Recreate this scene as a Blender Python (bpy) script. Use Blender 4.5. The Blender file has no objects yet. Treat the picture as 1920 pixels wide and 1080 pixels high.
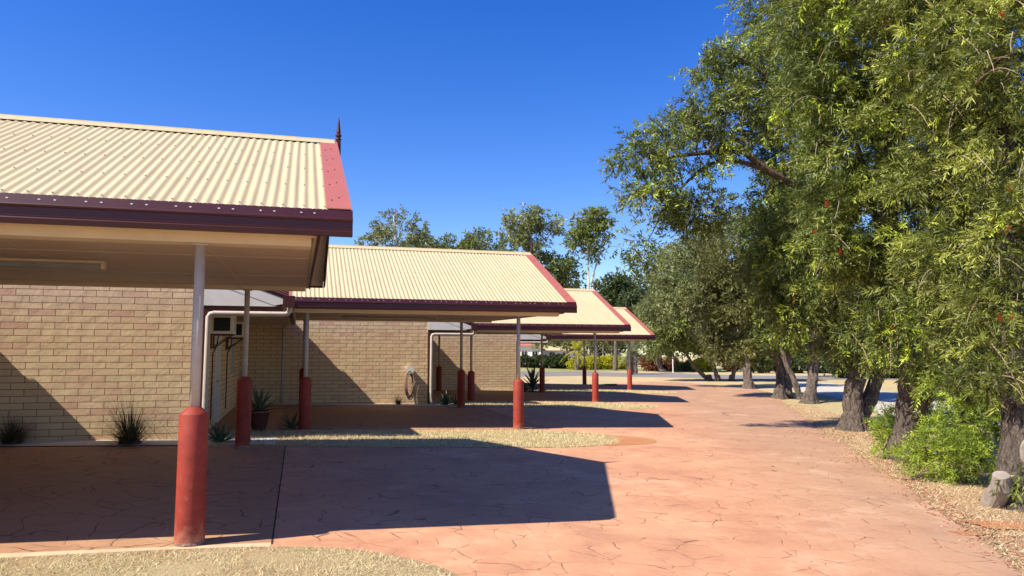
import bpy, bmesh, math, random
import numpy as np
from mathutils import Vector, Matrix

# ------------------------------------------------------------------ camera, sky, sun, exposure
SC = bpy.context.scene
COL = SC.collection
F_PX, HOR, CAM_H = 1399.0, 665.2, 1.57
PITCH = math.atan((HOR - 540) / F_PX)
cam_d = bpy.data.cameras.new("camera"); cam = bpy.data.objects.new("camera", cam_d); COL.objects.link(cam)
cam.location = (0, 0, CAM_H); cam.rotation_euler = (math.pi / 2 + PITCH, 0, 0)
cam_d.sensor_width = 36; cam_d.lens = 36 * F_PX / 1920; cam_d.clip_end = 3000; cam_d.clip_start = .05
SC.camera = cam

YAW = math.radians(15.88); CY, SY = math.cos(YAW), math.sin(YAW)
sd = Vector((.94 * CY - .23 * SY, .94 * SY + .23 * CY, -1.0)).normalized()   # direction the sunlight travels
elev = math.asin(-sd.z); azim = math.atan2(-sd.x, -sd.y)
sun_d = bpy.data.lights.new("sun", 'SUN'); sun_d.energy = 5.0; sun_d.angle = math.radians(.5); sun_d.color = (1, .93, .80)
sun = bpy.data.objects.new("sun", sun_d); COL.objects.link(sun); sun.rotation_euler = sd.to_track_quat('-Z', 'Y').to_euler()
W = bpy.data.worlds.new("World"); SC.world = W; W.use_nodes = True
nt = W.node_tree; bg = nt.nodes['Background']; sky = nt.nodes.new('ShaderNodeTexSky'); sky.sky_type = 'NISHITA'
sky.sun_disc = False; sky.sun_elevation = elev; sky.sun_rotation = azim; sky.air_density = 1.0; sky.dust_density = .3; sky.ozone_density = 3.0
hs = nt.nodes.new('ShaderNodeHueSaturation'); hs.inputs['Saturation'].default_value = 1.40; hs.inputs['Hue'].default_value = .522; hs.inputs['Value'].default_value = 1.0
nt.links.new(sky.outputs[0], hs.inputs['Color']); nt.links.new(hs.outputs[0], bg.inputs[0]); bg.inputs[1].default_value = .112
SC.cycles.diffuse_bounces = 2
SC.view_settings.view_transform = 'Standard'; SC.view_settings.look = 'None'; SC.view_settings.exposure = .85; SC.view_settings.gamma = 1

# ------------------------------------------------------------------ geometry of the place
def G(x, y):
    return -.0265 * (min(max(x, -16), 7.5) + 2.69) + .0018 * (min(max(y, 0), 40) - 6.39)
def Gv(x, y):
    return -.0265 * (np.clip(x, -16, 7.5) + 2.69) + .0018 * (np.clip(y, 0, 40) - 6.39)
def ray(u, v):
    du = (u - 960) / F_PX; dv = (540 - v) / F_PX
    Y = math.cos(PITCH) - dv * math.sin(PITCH); Z = math.sin(PITCH) + dv * math.cos(PITCH)
    return du / Y, Z / Y
def gnd(u, v):
    rx, rz = ray(u, v); Y = 10
    for _ in range(60): Y = (G(rx * Y, Y) - CAM_H) / rz
    return rx * Y, Y
def at(u, v, Y):
    rx, rz = ray(u, v); return (rx * Y, Y, CAM_H + rz * Y)
def w(a, b):            # building axes -> world
    return (a * CY - b * SY, a * SY + b * CY)
STEP = (5.534, 9.085, -.09)
R = random.Random(7)

# ------------------------------------------------------------------ tags and mesh builders
def tag(o, label=None, cat=None, group=None, kind=None):
    if label: o['label'] = label
    if cat: o['category'] = cat
    if group: o['group'] = group
    if kind: o['kind'] = kind
    return o
def empty(name, loc, rz=0.0, **k):
    o = bpy.data.objects.new(name, None); o.empty_display_size = .2; COL.objects.link(o)
    o.location = loc; o.rotation_euler = (0, 0, rz); return tag(o, **k)
def link(name, me, mats, parent=None, smooth=False):
    for m in (mats if isinstance(mats, (list, tuple)) else [mats]): me.materials.append(m)
    o = bpy.data.objects.new(name, me); COL.objects.link(o)
    if parent: o.parent = parent
    if smooth: me.polygons.foreach_set('use_smooth', [True] * len(me.polygons))
    return o
def copy_tree(o, parent=None):
    c = o.copy(); COL.objects.link(c)
    if parent: c.parent = parent
    for ch in list(o.children): copy_tree(ch, c)
    return c

class MB:
    def __init__(s): s.v = []; s.f = []; s.m = []
    def add(s, vs, fs, mi=0):
        n = len(s.v); s.v += [tuple(p) for p in vs]; s.f += [tuple(n + i for i in q) for q in fs]; s.m += [mi] * len(fs); return s
    def box(s, x0, x1, y0, y1, z0, z1, mi=0):
        vs = [(x, y, z) for z in (z0, z1) for y in (y0, y1) for x in (x0, x1)]
        return s.add(vs, [(0, 2, 3, 1), (4, 5, 7, 6), (0, 1, 5, 4), (2, 6, 7, 3), (0, 4, 6, 2), (1, 3, 7, 5)], mi)
    def prism(s, prof, axis, t0, t1, mi=0):   # prof: closed list of 2D points; axis 'x' -> (y,z) prof, 'y' -> (x,z), 'z' -> (x,y)
        f = {'x': lambda t, p: (t, p[0], p[1]), 'y': lambda t, p: (p[0], t, p[1]), 'z': lambda t, p: (p[0], p[1], t)}[axis]
        n = len(prof); vs = [f(t0, p) for p in prof] + [f(t1, p) for p in prof]
        return s.add(vs, [tuple(range(n - 1, -1, -1)), tuple(range(n, 2 * n))] + [(i, (i + 1) % n, n + (i + 1) % n, n + i) for i in range(n)], mi)
    def lathe(s, prof, c=(0, 0, 0), n=24, mi=0, jit=0):  # prof: (r, z)
        vs = []; fs = []
        for r, z in prof:
            for k in range(n):
                a = 2 * math.pi * k / n; rr = r * (1 + (R.uniform(-jit, jit) if jit else 0)); vs.append((c[0] + rr * math.cos(a), c[1] + rr * math.sin(a), c[2] + z))
        for i in range(len(prof) - 1):
            for k in range(n): k2 = (k + 1) % n; fs.append((i * n + k, i * n + k2, (i + 1) * n + k2, (i + 1) * n + k))
        fs.append(tuple(range(n - 1, -1, -1))); fs.append(tuple((len(prof) - 1) * n + k for k in range(n)))
        return s.add(vs, fs, mi)
    def tube(s, pts, rad, n=8, mi=0, jit=0):
        pts = [Vector(p) for p in pts]; rad = rad if isinstance(rad, (list, tuple)) else [rad] * len(pts)
        vs = []; fs = []; ref = Vector((.3, .2, 1)).normalized(); u = None
        for i, p in enumerate(pts):
            d = (pts[min(i + 1, len(pts) - 1)] - pts[max(i - 1, 0)]).normalized()
            if u is None: u = d.cross(Vector((1, .1, .2)) if abs(d.z) > .8 else ref).normalized()
            else: u = (u - d * u.dot(d)).normalized()
            v2 = d.cross(u)
            for k in range(n):
                a = 2 * math.pi * k / n; r = rad[i] * (1 + (R.uniform(-jit, jit) if jit else 0))
                vs.append(p + (u * math.cos(a) + v2 * math.sin(a)) * r)
        for i in range(len(pts) - 1):
            for k in range(n): k2 = (k + 1) % n; fs.append((i * n + k, i * n + k2, (i + 1) * n + k2, (i + 1) * n + k))
        fs.append(tuple(range(n - 1, -1, -1))); fs.append(tuple((len(pts) - 1) * n + k for k in range(n)))
        return s.add(vs, fs, mi)
    def build(s, name, mats, parent=None, smooth=False):
        me = bpy.data.meshes.new(name); me.from_pydata(s.v, [], s.f); me.update()
        o = link(name, me, mats, parent, False)
        if len(me.materials) > 1: me.polygons.foreach_set('material_index', s.m)
        if smooth: me.polygons.foreach_set('use_smooth', [len(f) == 4 for f in s.f])
        return o

def quads(name, V, tint, mat, parent=None, nv=4):      # V: (N, nv, 3)
    n = V.shape[0]; me = bpy.data.meshes.new(name)
    me.vertices.add(n * nv); me.vertices.foreach_set('co', V.reshape(-1).astype(np.float32))
    me.loops.add(n * nv); me.loops.foreach_set('vertex_index', np.arange(n * nv, dtype=np.int32))
    me.polygons.add(n); me.polygons.foreach_set('loop_start', np.arange(0, n * nv, nv, dtype=np.int32))
    me.polygons.foreach_set('loop_total', np.full(n, nv, dtype=np.int32))
    at_ = me.attributes.new('tint', 'FLOAT', 'FACE'); at_.data.foreach_set('value', tint.astype(np.float32))
    me.update(calc_edges=True)
    return link(name, me, mat, parent)

# ------------------------------------------------------------------ materials
def lin(r, g, b):
    f = lambda c: (c / 255 / 12.92) if c <= 10 else ((c / 255 + .055) / 1.055) ** 2.4
    return (f(r), f(g), f(b), 1)
def newmat(name):
    m = bpy.data.materials.new(name); m.use_nodes = True; t = m.node_tree; b = t.nodes['Principled BSDF']
    return m, t, b
def N(t, kind, **k):
    n = t.nodes.new(kind)
    for a, v in k.items():
        if hasattr(n, a): setattr(n, a, v)
        else: n.inputs[a.replace('_', ' ')].default_value = v
    return n
def ramp(t, fac, stops):
    r = t.nodes.new('ShaderNodeValToRGB'); e = r.color_ramp.elements
    while len(e) < len(stops): e.new(.5)
    for i, (p, c) in enumerate(stops): e[i].position = p; e[i].color = c if len(c) == 4 else (*c, 1)
    t.links.new(fac, r.inputs[0]); return r.outputs[0]
def noise(t, co, scale, detail=4, rough=.55):
    n = N(t, 'ShaderNodeTexNoise'); n.inputs['Scale'].default_value = scale; n.inputs['Detail'].default_value = detail; n.inputs['Roughness'].default_value = rough
    t.links.new(co, n.inputs['Vector']); return n.outputs['Fac']
def objco(t): return t.nodes.new('ShaderNodeTexCoord').outputs['Object']
def mixc(t, fac, a, b, mode='MIX'):
    m = t.nodes.new('ShaderNodeMix'); m.data_type = 'RGBA'; m.blend_type = mode
    for sck, val in ((m.inputs[0], fac), (m.inputs[6], a), (m.inputs[7], b)):
        if hasattr(val, 'links') or hasattr(val, 'is_linked'): t.links.new(val, sck)
        else: sck.default_value = val
    return m.outputs[2]
def math_(t, op, a, b=0.0, c=None):
    m = t.nodes.new('ShaderNodeMath'); m.operation = op
    for i, val in enumerate((a, b) if c is None else (a, b, c)):
        if hasattr(val, 'is_linked'): t.links.new(val, m.inputs[i])
        else: m.inputs[i].default_value = val
    return m.outputs[0]
def bump(t, b, h, strength=.3, dist=.01):
    n = t.nodes.new('ShaderNodeBump'); n.inputs['Strength'].default_value = strength; n.inputs['Distance'].default_value = dist
    t.links.new(h, n.inputs['Height']); t.links.new(n.outputs[0], b.inputs['Normal'])
def plain(name, col, rough=.6, var=.12, scale=6, bmp=.15, spec=.3, metal=0, bscale=60, bdist=.004):
    m, t, b = newmat(name); co = objco(t); c = (*col[:3], 1)
    n1 = noise(t, co, scale, 6)
    lo = tuple(max(0, x * (1 - var)) for x in c[:3]) + (1,); hi = tuple(min(1, x * (1 + var)) for x in c[:3]) + (1,)
    t.links.new(ramp(t, n1, [(.3, lo), (.7, hi)]), b.inputs['Base Color'])
    b.inputs['Roughness'].default_value = rough; b.inputs['Specular IOR Level'].default_value = spec; b.inputs['Metallic'].default_value = metal
    if bmp: bump(t, b, noise(t, co, bscale, 3), bmp, bdist)
    return m

M = {}
def roof_mat():
    m, t, b = newmat('cream_roof_paint'); co = objco(t); mp = t.nodes.new('ShaderNodeMapping'); mp.inputs['Scale'].default_value = (9, .5, .5); t.links.new(co, mp.inputs[0])
    c = ramp(t, noise(t, mp.outputs[0], 1.0, 6, .7), [(.28, (.43, .345, .205)), (.5, (.50, .405, .24)), (.72, (.53, .435, .26))])
    c = mixc(t, ramp(t, noise(t, co, 1.6, 6, .7), [(.5, (0, 0, 0)), (.75, (.45, .45, .45))]), c, (.42, .33, .20, 1))
    c = mixc(t, ramp(t, noise(t, co, 40, 3, .6), [(.70, (0, 0, 0)), (.76, (.5, .5, .5))]), c, (.24, .18, .11, 1))
    t.links.new(c, b.inputs['Base Color']); b.inputs['Roughness'].default_value = .6; b.inputs['Specular IOR Level'].default_value = .25
    bump(t, b, noise(t, co, 3, 3), .12, .01); return m
M['cream_roof'] = roof_mat()
M['flash'] = plain('red_flashing_paint', (.38, .115, .09), .5, .06, 3, .03)
M['burg'] = plain('burgundy_gutter_paint', (.050, .0085, .014), .42, .12, 3, .03, spec=.45)
M['mortar'] = plain('chipped_mortar', (.24, .15, .11), .9, .3, 20, .4)
M['border'] = plain('sunlit_slab_tan', (.60, .40, .25), .85, .12, 6, .3)
M['screw'] = plain('dull_screw', (.36, .28, .17), .6, .1, 5, 0)
M['cream'] = plain('cream_trim_paint', (.62, .50, .36), .6, .06, 3, .04)
M['ceil'] = plain('cream_ceiling_sheet', (.55, .43, .32), .7, .08, 1.0, .03)
M['white'] = plain('white_board_paint', (.74, .72, .66), .6, .05, 3, .03)
M['pole'] = plain('off_white_pole_paint', (.46, .40, .34), .45, .10, 8, .05)
def sleeve_mat():
    m, t, b = newmat('red_post_paint'); co = objco(t); sx = t.nodes.new('ShaderNodeSeparateXYZ'); t.links.new(co, sx.inputs[0])
    c = ramp(t, noise(t, co, 4, 7, .65), [(.3, (.20, .026, .017)), (.7, (.34, .050, .032))])
    c = mixc(t, ramp(t, noise(t, co, 22, 5, .7), [(.60, (0, 0, 0)), (.70, (.6, .6, .6))]), c, (.36, .13, .085, 1))
    c = mixc(t, ramp(t, noise(t, co, 70, 3, .6), [(.68, (0, 0, 0)), (.72, (.9, .9, .9))]), c, (.10, .03, .02, 1))
    dz = math_(t, 'MULTIPLY_ADD', noise(t, co, 14, 5, .7), .5, sx.outputs[2])
    c = mixc(t, ramp(t, dz, [(.22, (.8, .8, .8)), (.42, (0, 0, 0))]), c, (.40, .20, .12, 1))
    t.links.new(c, b.inputs['Base Color']); b.inputs['Roughness'].default_value = .6; b.inputs['Specular IOR Level'].default_value = .25
    bump(t, b, math_(t, 'ADD', noise(t, co, 60, 4, .7), noise(t, co, 9, 3)), .5, .006); return m
M['sleeve'] = sleeve_mat()
M['grey'] = plain('grey_metal', (.25, .26, .27), .5, .1, 5, .05)
M['dark'] = plain('dark_grille', (.015, .018, .018), .5, .1, 20, .1)
M['glassd'] = plain('dark_window_glass', (.02, .025, .03), .08, .05, 2, 0, spec=.6)
M['hose'] = plain('hose_rubber', (.30, .19, .17), .4, .15, 10, .05)
M['potm'] = plain('terracotta_pot', (.22, .07, .045), .6, .15, 8, .1)
M['pebble'] = plain('white_pebbles', (.62, .58, .50), .7, .3, 60, .9, bscale=70, bdist=.02)
M['pinkroof'] = plain('pink_red_roof', (.42, .14, .12), .6, .1, 2, .05)
M['render'] = plain('pale_render', (.72, .70, .66), .8, .05, 2, .05)
M['asphalt'] = plain('worn_asphalt', (.20, .18, .17), .9, .15, 1.5, .3, bscale=30)
M['path'] = plain('pale_concrete_path', (.47, .42, .35), .85, .12, 2.2, .2)
M['joint'] = plain('dark_joint_filler', (.03, .02, .018), .9, .2, 30, .1)
M['log'] = plain('dead_leaf_brown', (.07, .045, .035), .8, .3, 10, .2)

def drive_mat(brown=0):
    m, t, b = newmat('stamped_red_concrete' if not brown else 'stamped_brown_concrete'); co = objco(t)
    wn = N(t, 'ShaderNodeTexNoise'); wn.inputs['Scale'].default_value = 1.1; wn.inputs['Detail'].default_value = 5; t.links.new(co, wn.inputs['Vector'])
    sub = t.nodes.new('ShaderNodeVectorMath'); sub.operation = 'MULTIPLY_ADD'; t.links.new(wn.outputs['Color'], sub.inputs[0])
    sub.inputs[1].default_value = (.42, .42, 0); t.links.new(co, sub.inputs[2])
    v = N(t, 'ShaderNodeTexVoronoi'); v.feature = 'DISTANCE_TO_EDGE'; v.inputs['Scale'].default_value = 3.0; v.inputs['Randomness'].default_value = 1; t.links.new(sub.outputs[0], v.inputs['Vector'])
    vc = N(t, 'ShaderNodeTexVoronoi'); vc.feature = 'F1'; vc.inputs['Scale'].default_value = 3.0; t.links.new(sub.outputs[0], vc.inputs['Vector'])
    wid = math_(t, 'MULTIPLY_ADD', noise(t, co, 2.6, 3, .7), .10, (-.036 if brown else -.0445))       # crack shows only in places
    wid = math_(t, 'MINIMUM', math_(t, 'MAXIMUM', wid, .0), .022)
    crack = math_(t, 'LESS_THAN', v.outputs['Distance'], wid)
    groove = math_(t, 'SMOOTH_MIN', v.outputs['Distance'], .06, .03)
    big = noise(t, co, .35, 5, .6); mid = noise(t, co, 2.2, 6, .65); fine = noise(t, co, 45, 4, .7)
    c0 = ramp(t, big, [(.34, (.46, .205, .105)), (.52, (.62, .32, .17)), (.66, (.66, .38, .19))])
    c1 = ramp(t, mid, [(.30, (.42, .21, .125)), (.55, (.62, .32, .18)), (.75, (.68, .39, .22))])
    c = mixc(t, .5, c0, c1)
    cell = math_(t, 'MULTIPLY', vc.outputs['Color'], 1.0)
    c = mixc(t, math_(t, 'MULTIPLY', cell, .16), c, (.34, .15, .10, 1))
    # dusty grey-brown wear towards the tree side
    sx = t.nodes.new('ShaderNodeSeparateXYZ'); t.links.new(co, sx.inputs[0])
    edge = math_(t, 'SUBTRACT', sx.outputs['X'], math_(t, 'MULTIPLY', sx.outputs['Y'], .13))
    edge = math_(t, 'ADD', edge, math_(t, 'MULTIPLY', mid, 2.6))
    c = mixc(t, ramp(t, math_(t, 'MULTIPLY', edge, .16), [(.40, (0, 0, 0)), (.74, (.75, .75, .75))]), c, (.37, .235, .15, 1))
    # oily stains
    st = ramp(t, noise(t, co, .8, 7, .72), [(.52, (0, 0, 0)), (.72, (.55, .55, .55))])
    c = mixc(t, st, c, (.24, .125, .08, 1))
    pale = ramp(t, noise(t, co, .55, 7, .7), [(.53, (0, 0, 0)), (.70, (.6, .6, .6))])
    c = mixc(t, pale, c, (.70, .46, .31, 1))
    c = mixc(t, math_(t, 'MULTIPLY', fine, .28), c, (.25, .11, .07, 1))
    sp = ramp(t, noise(t, co, 120, 2, .6), [(.72, (0, 0, 0)), (.78, (.5, .5, .5))])
    c = mixc(t, sp, c, (.14, .06, .04, 1))
    if brown: c = mixc(t, .55, c, (.27, .16, .085, 1))
    c = mixc(t, math_(t, 'MULTIPLY', crack, .75), c, (.13, .055, .035, 1))
    t.links.new(c, b.inputs['Base Color'])
    t.links.new(ramp(t, mid, [(.3, (.62, .62, .62)), (.7, (.85, .85, .85))]), b.inputs['Roughness']); b.inputs['Specular IOR Level'].default_value = .25
    h = math_(t, 'ADD', math_(t, 'MULTIPLY', groove, 2.2), math_(t, 'MULTIPLY', noise(t, co, 14, 6, .7), .35))
    h = math_(t, 'ADD', h, math_(t, 'MULTIPLY', noise(t, co, 3, 3, .6), .5))
    bump(t, b, h, .6, .02)
    return m
M['drive'] = drive_mat(); M['slab'] = drive_mat(1)

def soil_mat(name, straw, soil, sc=1.3, bias=.5, soil2=None):
    m, t, b = newmat(name); co = objco(t)
    c = ramp(t, noise(t, co, sc, 8, .7), [(bias - .12, soil), (bias + .1, straw)])
    c = mixc(t, math_(t, 'MULTIPLY', noise(t, co, 38, 4, .8), .75), c, tuple(x * .62 for x in straw[:3]) + (1,))
    c = mixc(t, ramp(t, noise(t, co, .12, 4), [(.42, (0, 0, 0)), (.60, (.6, .6, .6))]), c, soil2 or (.38, .34, .16, 1))
    t.links.new(c, b.inputs['Base Color']); b.inputs['Roughness'].default_value = .95; b.inputs['Specular IOR Level'].default_value = .1
    bump(t, b, noise(t, co, 30, 6, .8), .9, .03); return m
M['straw'] = soil_mat('straw_lawn_ground', (.60, .46, .26, 1), (.48, .32, .17, 1))
M['verge'] = soil_mat('verge_soil', (.50, .37, .21, 1), (.40, .23, .125, 1), 1.6, .5, (.44, .24, .13, 1))
M['soil'] = soil_mat('orange_soil', (.58, .29, .14, 1), (.50, .23, .11, 1), 2.5, .45, (.45, .15, .05, 1))
M['greenlawn'] = soil_mat('green_lawn_ground', (.24, .26, .09, 1), (.30, .27, .12, 1), .8)

def brick_mat():
    m, t, b = newmat('cream_split_brick'); co = objco(t)
    sp = t.nodes.new('ShaderNodeSeparateXYZ'); t.links.new(co, sp.inputs[0])
    cb = t.nodes.new('ShaderNodeCombineXYZ'); t.links.new(math_(t, 'ADD', sp.outputs[0], sp.outputs[1]), cb.inputs[0]); t.links.new(sp.outputs[2], cb.inputs[1])
    br = N(t, 'ShaderNodeTexBrick'); t.links.new(cb.outputs[0], br.inputs['Vector'])
    br.offset = .5; br.inputs['Scale'].default_value = 1; br.inputs['Brick Width'].default_value = .40; br.inputs['Row Height'].default_value = .111
    br.inputs['Mortar Size'].default_value = .0065; br.inputs['Mortar Smooth'].default_value = .2; br.inputs['Bias'].default_value = 0
    br.inputs['Color1'].default_value = (0, 0, 0, 1); br.inputs['Color2'].default_value = (1, 1, 1, 1); br.inputs['Mortar'].default_value = (.5, .5, .5, 1)
    c = ramp(t, br.outputs['Color'], [(0, (.74, .52, .31)), (.35, (.77, .56, .34)), (.68, (.79, .59, .36)), (.86, (.75, .50, .32)), (.94, (.71, .44, .30)), (1, (.66, .37, .26))])
    c = mixc(t, math_(t, 'MULTIPLY', noise(t, cb.outputs[0], 9, 6, .7), .40), c, (.62, .46, .28, 1))
    # pinkish fired zones spanning several bricks, more towards the top
    c = mixc(t, ramp(t, noise(t, cb.outputs[0], 1.7, 4), [(.55, (0, 0, 0)), (.72, (.5, .5, .5))]), c, (.66, .45, .31, 1))
    sz = ramp(t, math_(t, 'MULTIPLY_ADD', noise(t, cb.outputs[0], 2.5, 5), .5, sp.outputs[2]), [(.25, (.55, .55, .55)), (.62, (0, 0, 0))])
    c = mixc(t, sz, c, (.55, .30, .13, 1))
    c = mixc(t, br.outputs['Fac'], c, (.27, .165, .095, 1))
    t.links.new(c, b.inputs['Base Color']); b.inputs['Roughness'].default_value = .8; b.inputs['Specular IOR Level'].default_value = .2
    # chiselled faces: curved ridges inside each brick
    wv = N(t, 'ShaderNodeTexVoronoi'); wv.feature = 'SMOOTH_F1'; wv.inputs['Scale'].default_value = 5.5; t.links.new(cb.outputs[0], wv.inputs['Vector'])
    ns = noise(t, cb.outputs[0], 16, 5, .6)
    h = math_(t, 'ADD', math_(t, 'MULTIPLY', wv.outputs['Distance'], 1.0), math_(t, 'MULTIPLY', ns, .8))
    h = math_(t, 'ADD', h, math_(t, 'MULTIPLY', math_(t, 'SUBTRACT', 1, br.outputs['Fac']), 1.1))
    bump(t, b, h, .5, .013)
    return m
M['brick'] = brick_mat()

def leaf_mat(name, stops, trans=.3, rough=.5):
    m, t, b = newmat(name); a = t.nodes.new('ShaderNodeAttribute'); a.attribute_name = 'tint'
    c = ramp(t, a.outputs['Fac'], stops)
    t.links.new(c, b.inputs['Base Color']); b.inputs['Roughness'].default_value = rough; b.inputs['Specular IOR Level'].default_value = .35
    tr = t.nodes.new('ShaderNodeBsdfTranslucent'); t.links.new(mixc(t, .4, c, (.35, .42, .04, 1)), tr.inputs[0])
    mx = t.nodes.new('ShaderNodeMixShader'); mx.inputs[0].default_value = trans
    t.links.new(b.outputs[0], mx.inputs[1]); t.links.new(tr.outputs[0], mx.inputs[2])
    t.links.new(mx.outputs[0], t.nodes['Material Output'].inputs[0]); return m
M['lf_bottle'] = leaf_mat('bottlebrush_leaves', [(0, (.030, .045, .010)), (.35, (.085, .115, .022)), (.62, (.19, .22, .045)), (.80, (.30, .33, .06)), (.93, (.42, .55, .04)), (1, (.55, .68, .05))], .2)
M['lf_olive'] = leaf_mat('yellow_olive_leaves', [(0, (.038, .048, .010)), (.35, (.12, .14, .026)), (.62, (.25, .275, .052)), (.80, (.38, .40, .085)), (.93, (.50, .56, .07)), (1, (.60, .66, .08))], .25)
M['lf_lime'] = leaf_mat('lime_sapling_leaves', [(0, (.10, .14, .02)), (.4, (.22, .30, .035)), (.8, (.40, .50, .05)), (1, (.52, .60, .07))], .35)
M['lf_grey'] = leaf_mat('grey_green_leaves', [(0, (.045, .060, .016)), (.5, (.145, .175, .045)), (1, (.29, .33, .09))], .25)
M['lf_brown'] = leaf_mat('brown_olive_leaves', [(0, (.050, .048, .018)), (.5, (.135, .135, .042)), (1, (.25, .25, .07))], .25)
M['lf_dark'] = leaf_mat('dark_leaves', [(0, (.016, .026, .010)), (.5, (.042, .062, .018)), (1, (.095, .125, .035))], .2)
M['lf_gum'] = leaf_mat('gum_leaves', [(0, (.07, .085, .035)), (.5, (.18, .20, .075)), (1, (.34, .36, .15))], .25)
M['lf_yellow'] = leaf_mat('yellow_hedge_leaves', [(0, (.10, .13, .01)), (.4, (.36, .36, .02)), (1, (.62, .56, .03))], .3)
M['lf_red'] = leaf_mat('red_hedge_leaves', [(0, (.07, .04, .02)), (.5, (.24, .07, .045)), (1, (.38, .14, .08))], .25)
M['lf_agave'] = leaf_mat('agave_leaves', [(0, (.03, .055, .03)), (1, (.08, .12, .06))], .05, .4)
M['tuss'] = leaf_mat('tussock_blades', [(0, (.018, .018, .012)), (.7, (.06, .055, .03)), (1, (.16, .13, .07))], .1)
M['grass'] = leaf_mat('straw_grass_blades', [(0, (.46, .32, .18)), (.4, (.66, .52, .29)), (.75, (.76, .66, .42)), (.92, (.48, .46, .22)), (1, (.40, .42, .15))], .2, .8)
M['litter'] = leaf_mat('leaf_litter', [(0, (.14, .08, .05)), (.2, (.38, .13, .07)), (.4, (.42, .27, .15)), (.7, (.50, .37, .21)), (1, (.60, .46, .27))], .05, .9)
M['flower'] = leaf_mat('bottlebrush_flower', [(0, (.40, .05, .03)), (1, (.70, .16, .06))], .2)
def bark_mat(name, lo, hi, sc=9):
    m, t, b = newmat(name); co = objco(t)
    mp = t.nodes.new('ShaderNodeMapping'); mp.inputs['Scale'].default_value = (1, 1, .22); t.links.new(co, mp.inputs[0])
    n1 = noise(t, mp.outputs[0], sc, 8, .75); n2 = noise(t, mp.outputs[0], sc * 3.2, 5, .7)
    t.links.new(ramp(t, math_(t, 'MULTIPLY_ADD', n2, .4, math_(t, 'MULTIPLY', n1, .6)), [(.38, lo), (.60, hi)]), b.inputs['Base Color'])
    b.inputs['Roughness'].default_value = .95; b.inputs['Specular IOR Level'].default_value = .1
    bump(t, b, math_(t, 'ADD', n1, math_(t, 'MULTIPLY', n2, .6)), 1.0, .12); return m
M['bark'] = bark_mat('rough_dark_bark', (.03, .022, .017), (.28, .22, .175), 13)
M['bark_pale'] = bark_mat('pale_gum_bark', (.35, .31, .26), (.66, .62, .56), 3)
M['twig'] = plain('pale_twig', (.30, .22, .15), .8, .25, 8, .2)
M['cutwood'] = plain('pale_cut_wood', (.26, .215, .175), .85, .2, 12, .4)

# ------------------------------------------------------------------ ground sheets
def spline(pts, n=6):
    out = []
    for i in range(len(pts) - 1):
        p0, p1, p2, p3 = pts[max(i - 1, 0)], pts[i], pts[i + 1], pts[min(i + 2, len(pts) - 1)]
        for k in range(n):
            t = k / n
            out.append(tuple(.5 * ((2 * p1[j]) + (-p0[j] + p2[j]) * t + (2 * p0[j] - 5 * p1[j] + 4 * p2[j] - p3[j]) * t * t + (-p0[j] + 3 * p1[j] - 3 * p2[j] + p3[j]) * t ** 3) for j in (0, 1)))
    return out + [pts[-1]]
def sheet(name, pts, dz, mat, kind='structure', thick=0.0, **k):
    bm = bmesh.new(); bm.faces.new([bm.verts.new((x, y, 0)) for x, y in pts])
    for co, no in (((7.5, 0, 0), (1, 0, 0)), ((-16, 0, 0), (1, 0, 0)), ((0, 0, 0), (0, 1, 0)), ((0, 40, 0), (0, 1, 0))):
        bmesh.ops.bisect_plane(bm, geom=bm.verts[:] + bm.edges[:] + bm.faces[:], plane_co=co, plane_no=no)
    bmesh.ops.triangulate(bm, faces=bm.faces[:])
    if thick:
        be = [e for e in bm.edges if e.is_boundary]
        r = bmesh.ops.extrude_edge_only(bm, edges=be); low = [v for v in r['geom'] if isinstance(v, bmesh.types.BMVert)]
        lowset = set(low)
    else: lowset = set()
    for v in bm.verts: v.co.z = G(v.co.x, v.co.y) + dz - (thick if v in lowset else 0)
    bmesh.ops.recalc_face_normals(bm, faces=bm.faces[:])
    up = [f for f in bm.faces if abs(f.normal.z) > .9]
    if up and up[0].normal.z < 0: bmesh.ops.reverse_faces(bm, faces=bm.faces[:])
    me = bpy.data.meshes.new(name); bm.to_mesh(me); bm.free()
    o = link(name, me, mat); return tag(o, kind=kind, **k)
B_ = 900
sheet('ground', [(-B_, -60), (B_, -60), (B_, B_), (-B_, B_)], -.03, M['straw'])
redge = [gnd(*p) for p in ((1920, 1080), (1827, 1003), (1760, 960), (1697, 910), (1647, 880), (1587, 837), (1540, 806), (1500, 776), (1470, 758))]
fedge = [gnd(*p) for p in ((1457, 739), (1420, 731), (1380, 725), (1315, 720), (1252, 716), (1185, 717), (1100, 722))]
drive_pts = [(3.2, -12), (3.7, 2)] + spline(redge, 4) + spline(fedge, 4) + [w(6.0, 41.6), w(6.0, 36), w(-9, 14.0), w(-12, 9), w(-12, -6), (-10, -12)]
sheet('driveway', drive_pts, 0, M['drive'], thick=.05)
ROAD = [gnd(930, 706), gnd(1100, 704), gnd(1250, 707), gnd(1420, 711), gnd(1430, 704), gnd(1240, 699.5), gnd(1100, 697), gnd(930, 697)]
sheet('road', [(-60, 58)] + ROAD[:4] + [(60, 52), (60, 60)] + ROAD[4:] + [(-60, 76)], -.022, M['asphalt'])
sheet('path', [gnd(*p) for p in ((1495, 716), (1560, 718), (1620, 729), (1700, 737), (1800, 745), (1990, 757), (1990, 812), (1740, 797), (1655, 779), (1610, 758), (1560, 743), (1500, 734))], -.018, M['path'])
sheet('lawn', [gnd(*p) for p in ((900, 696.3), (1180, 695.2), (1400, 696), (1700, 696), (1700, 690), (1400, 689), (900, 687))], -.012, M['greenlawn'])
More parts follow.
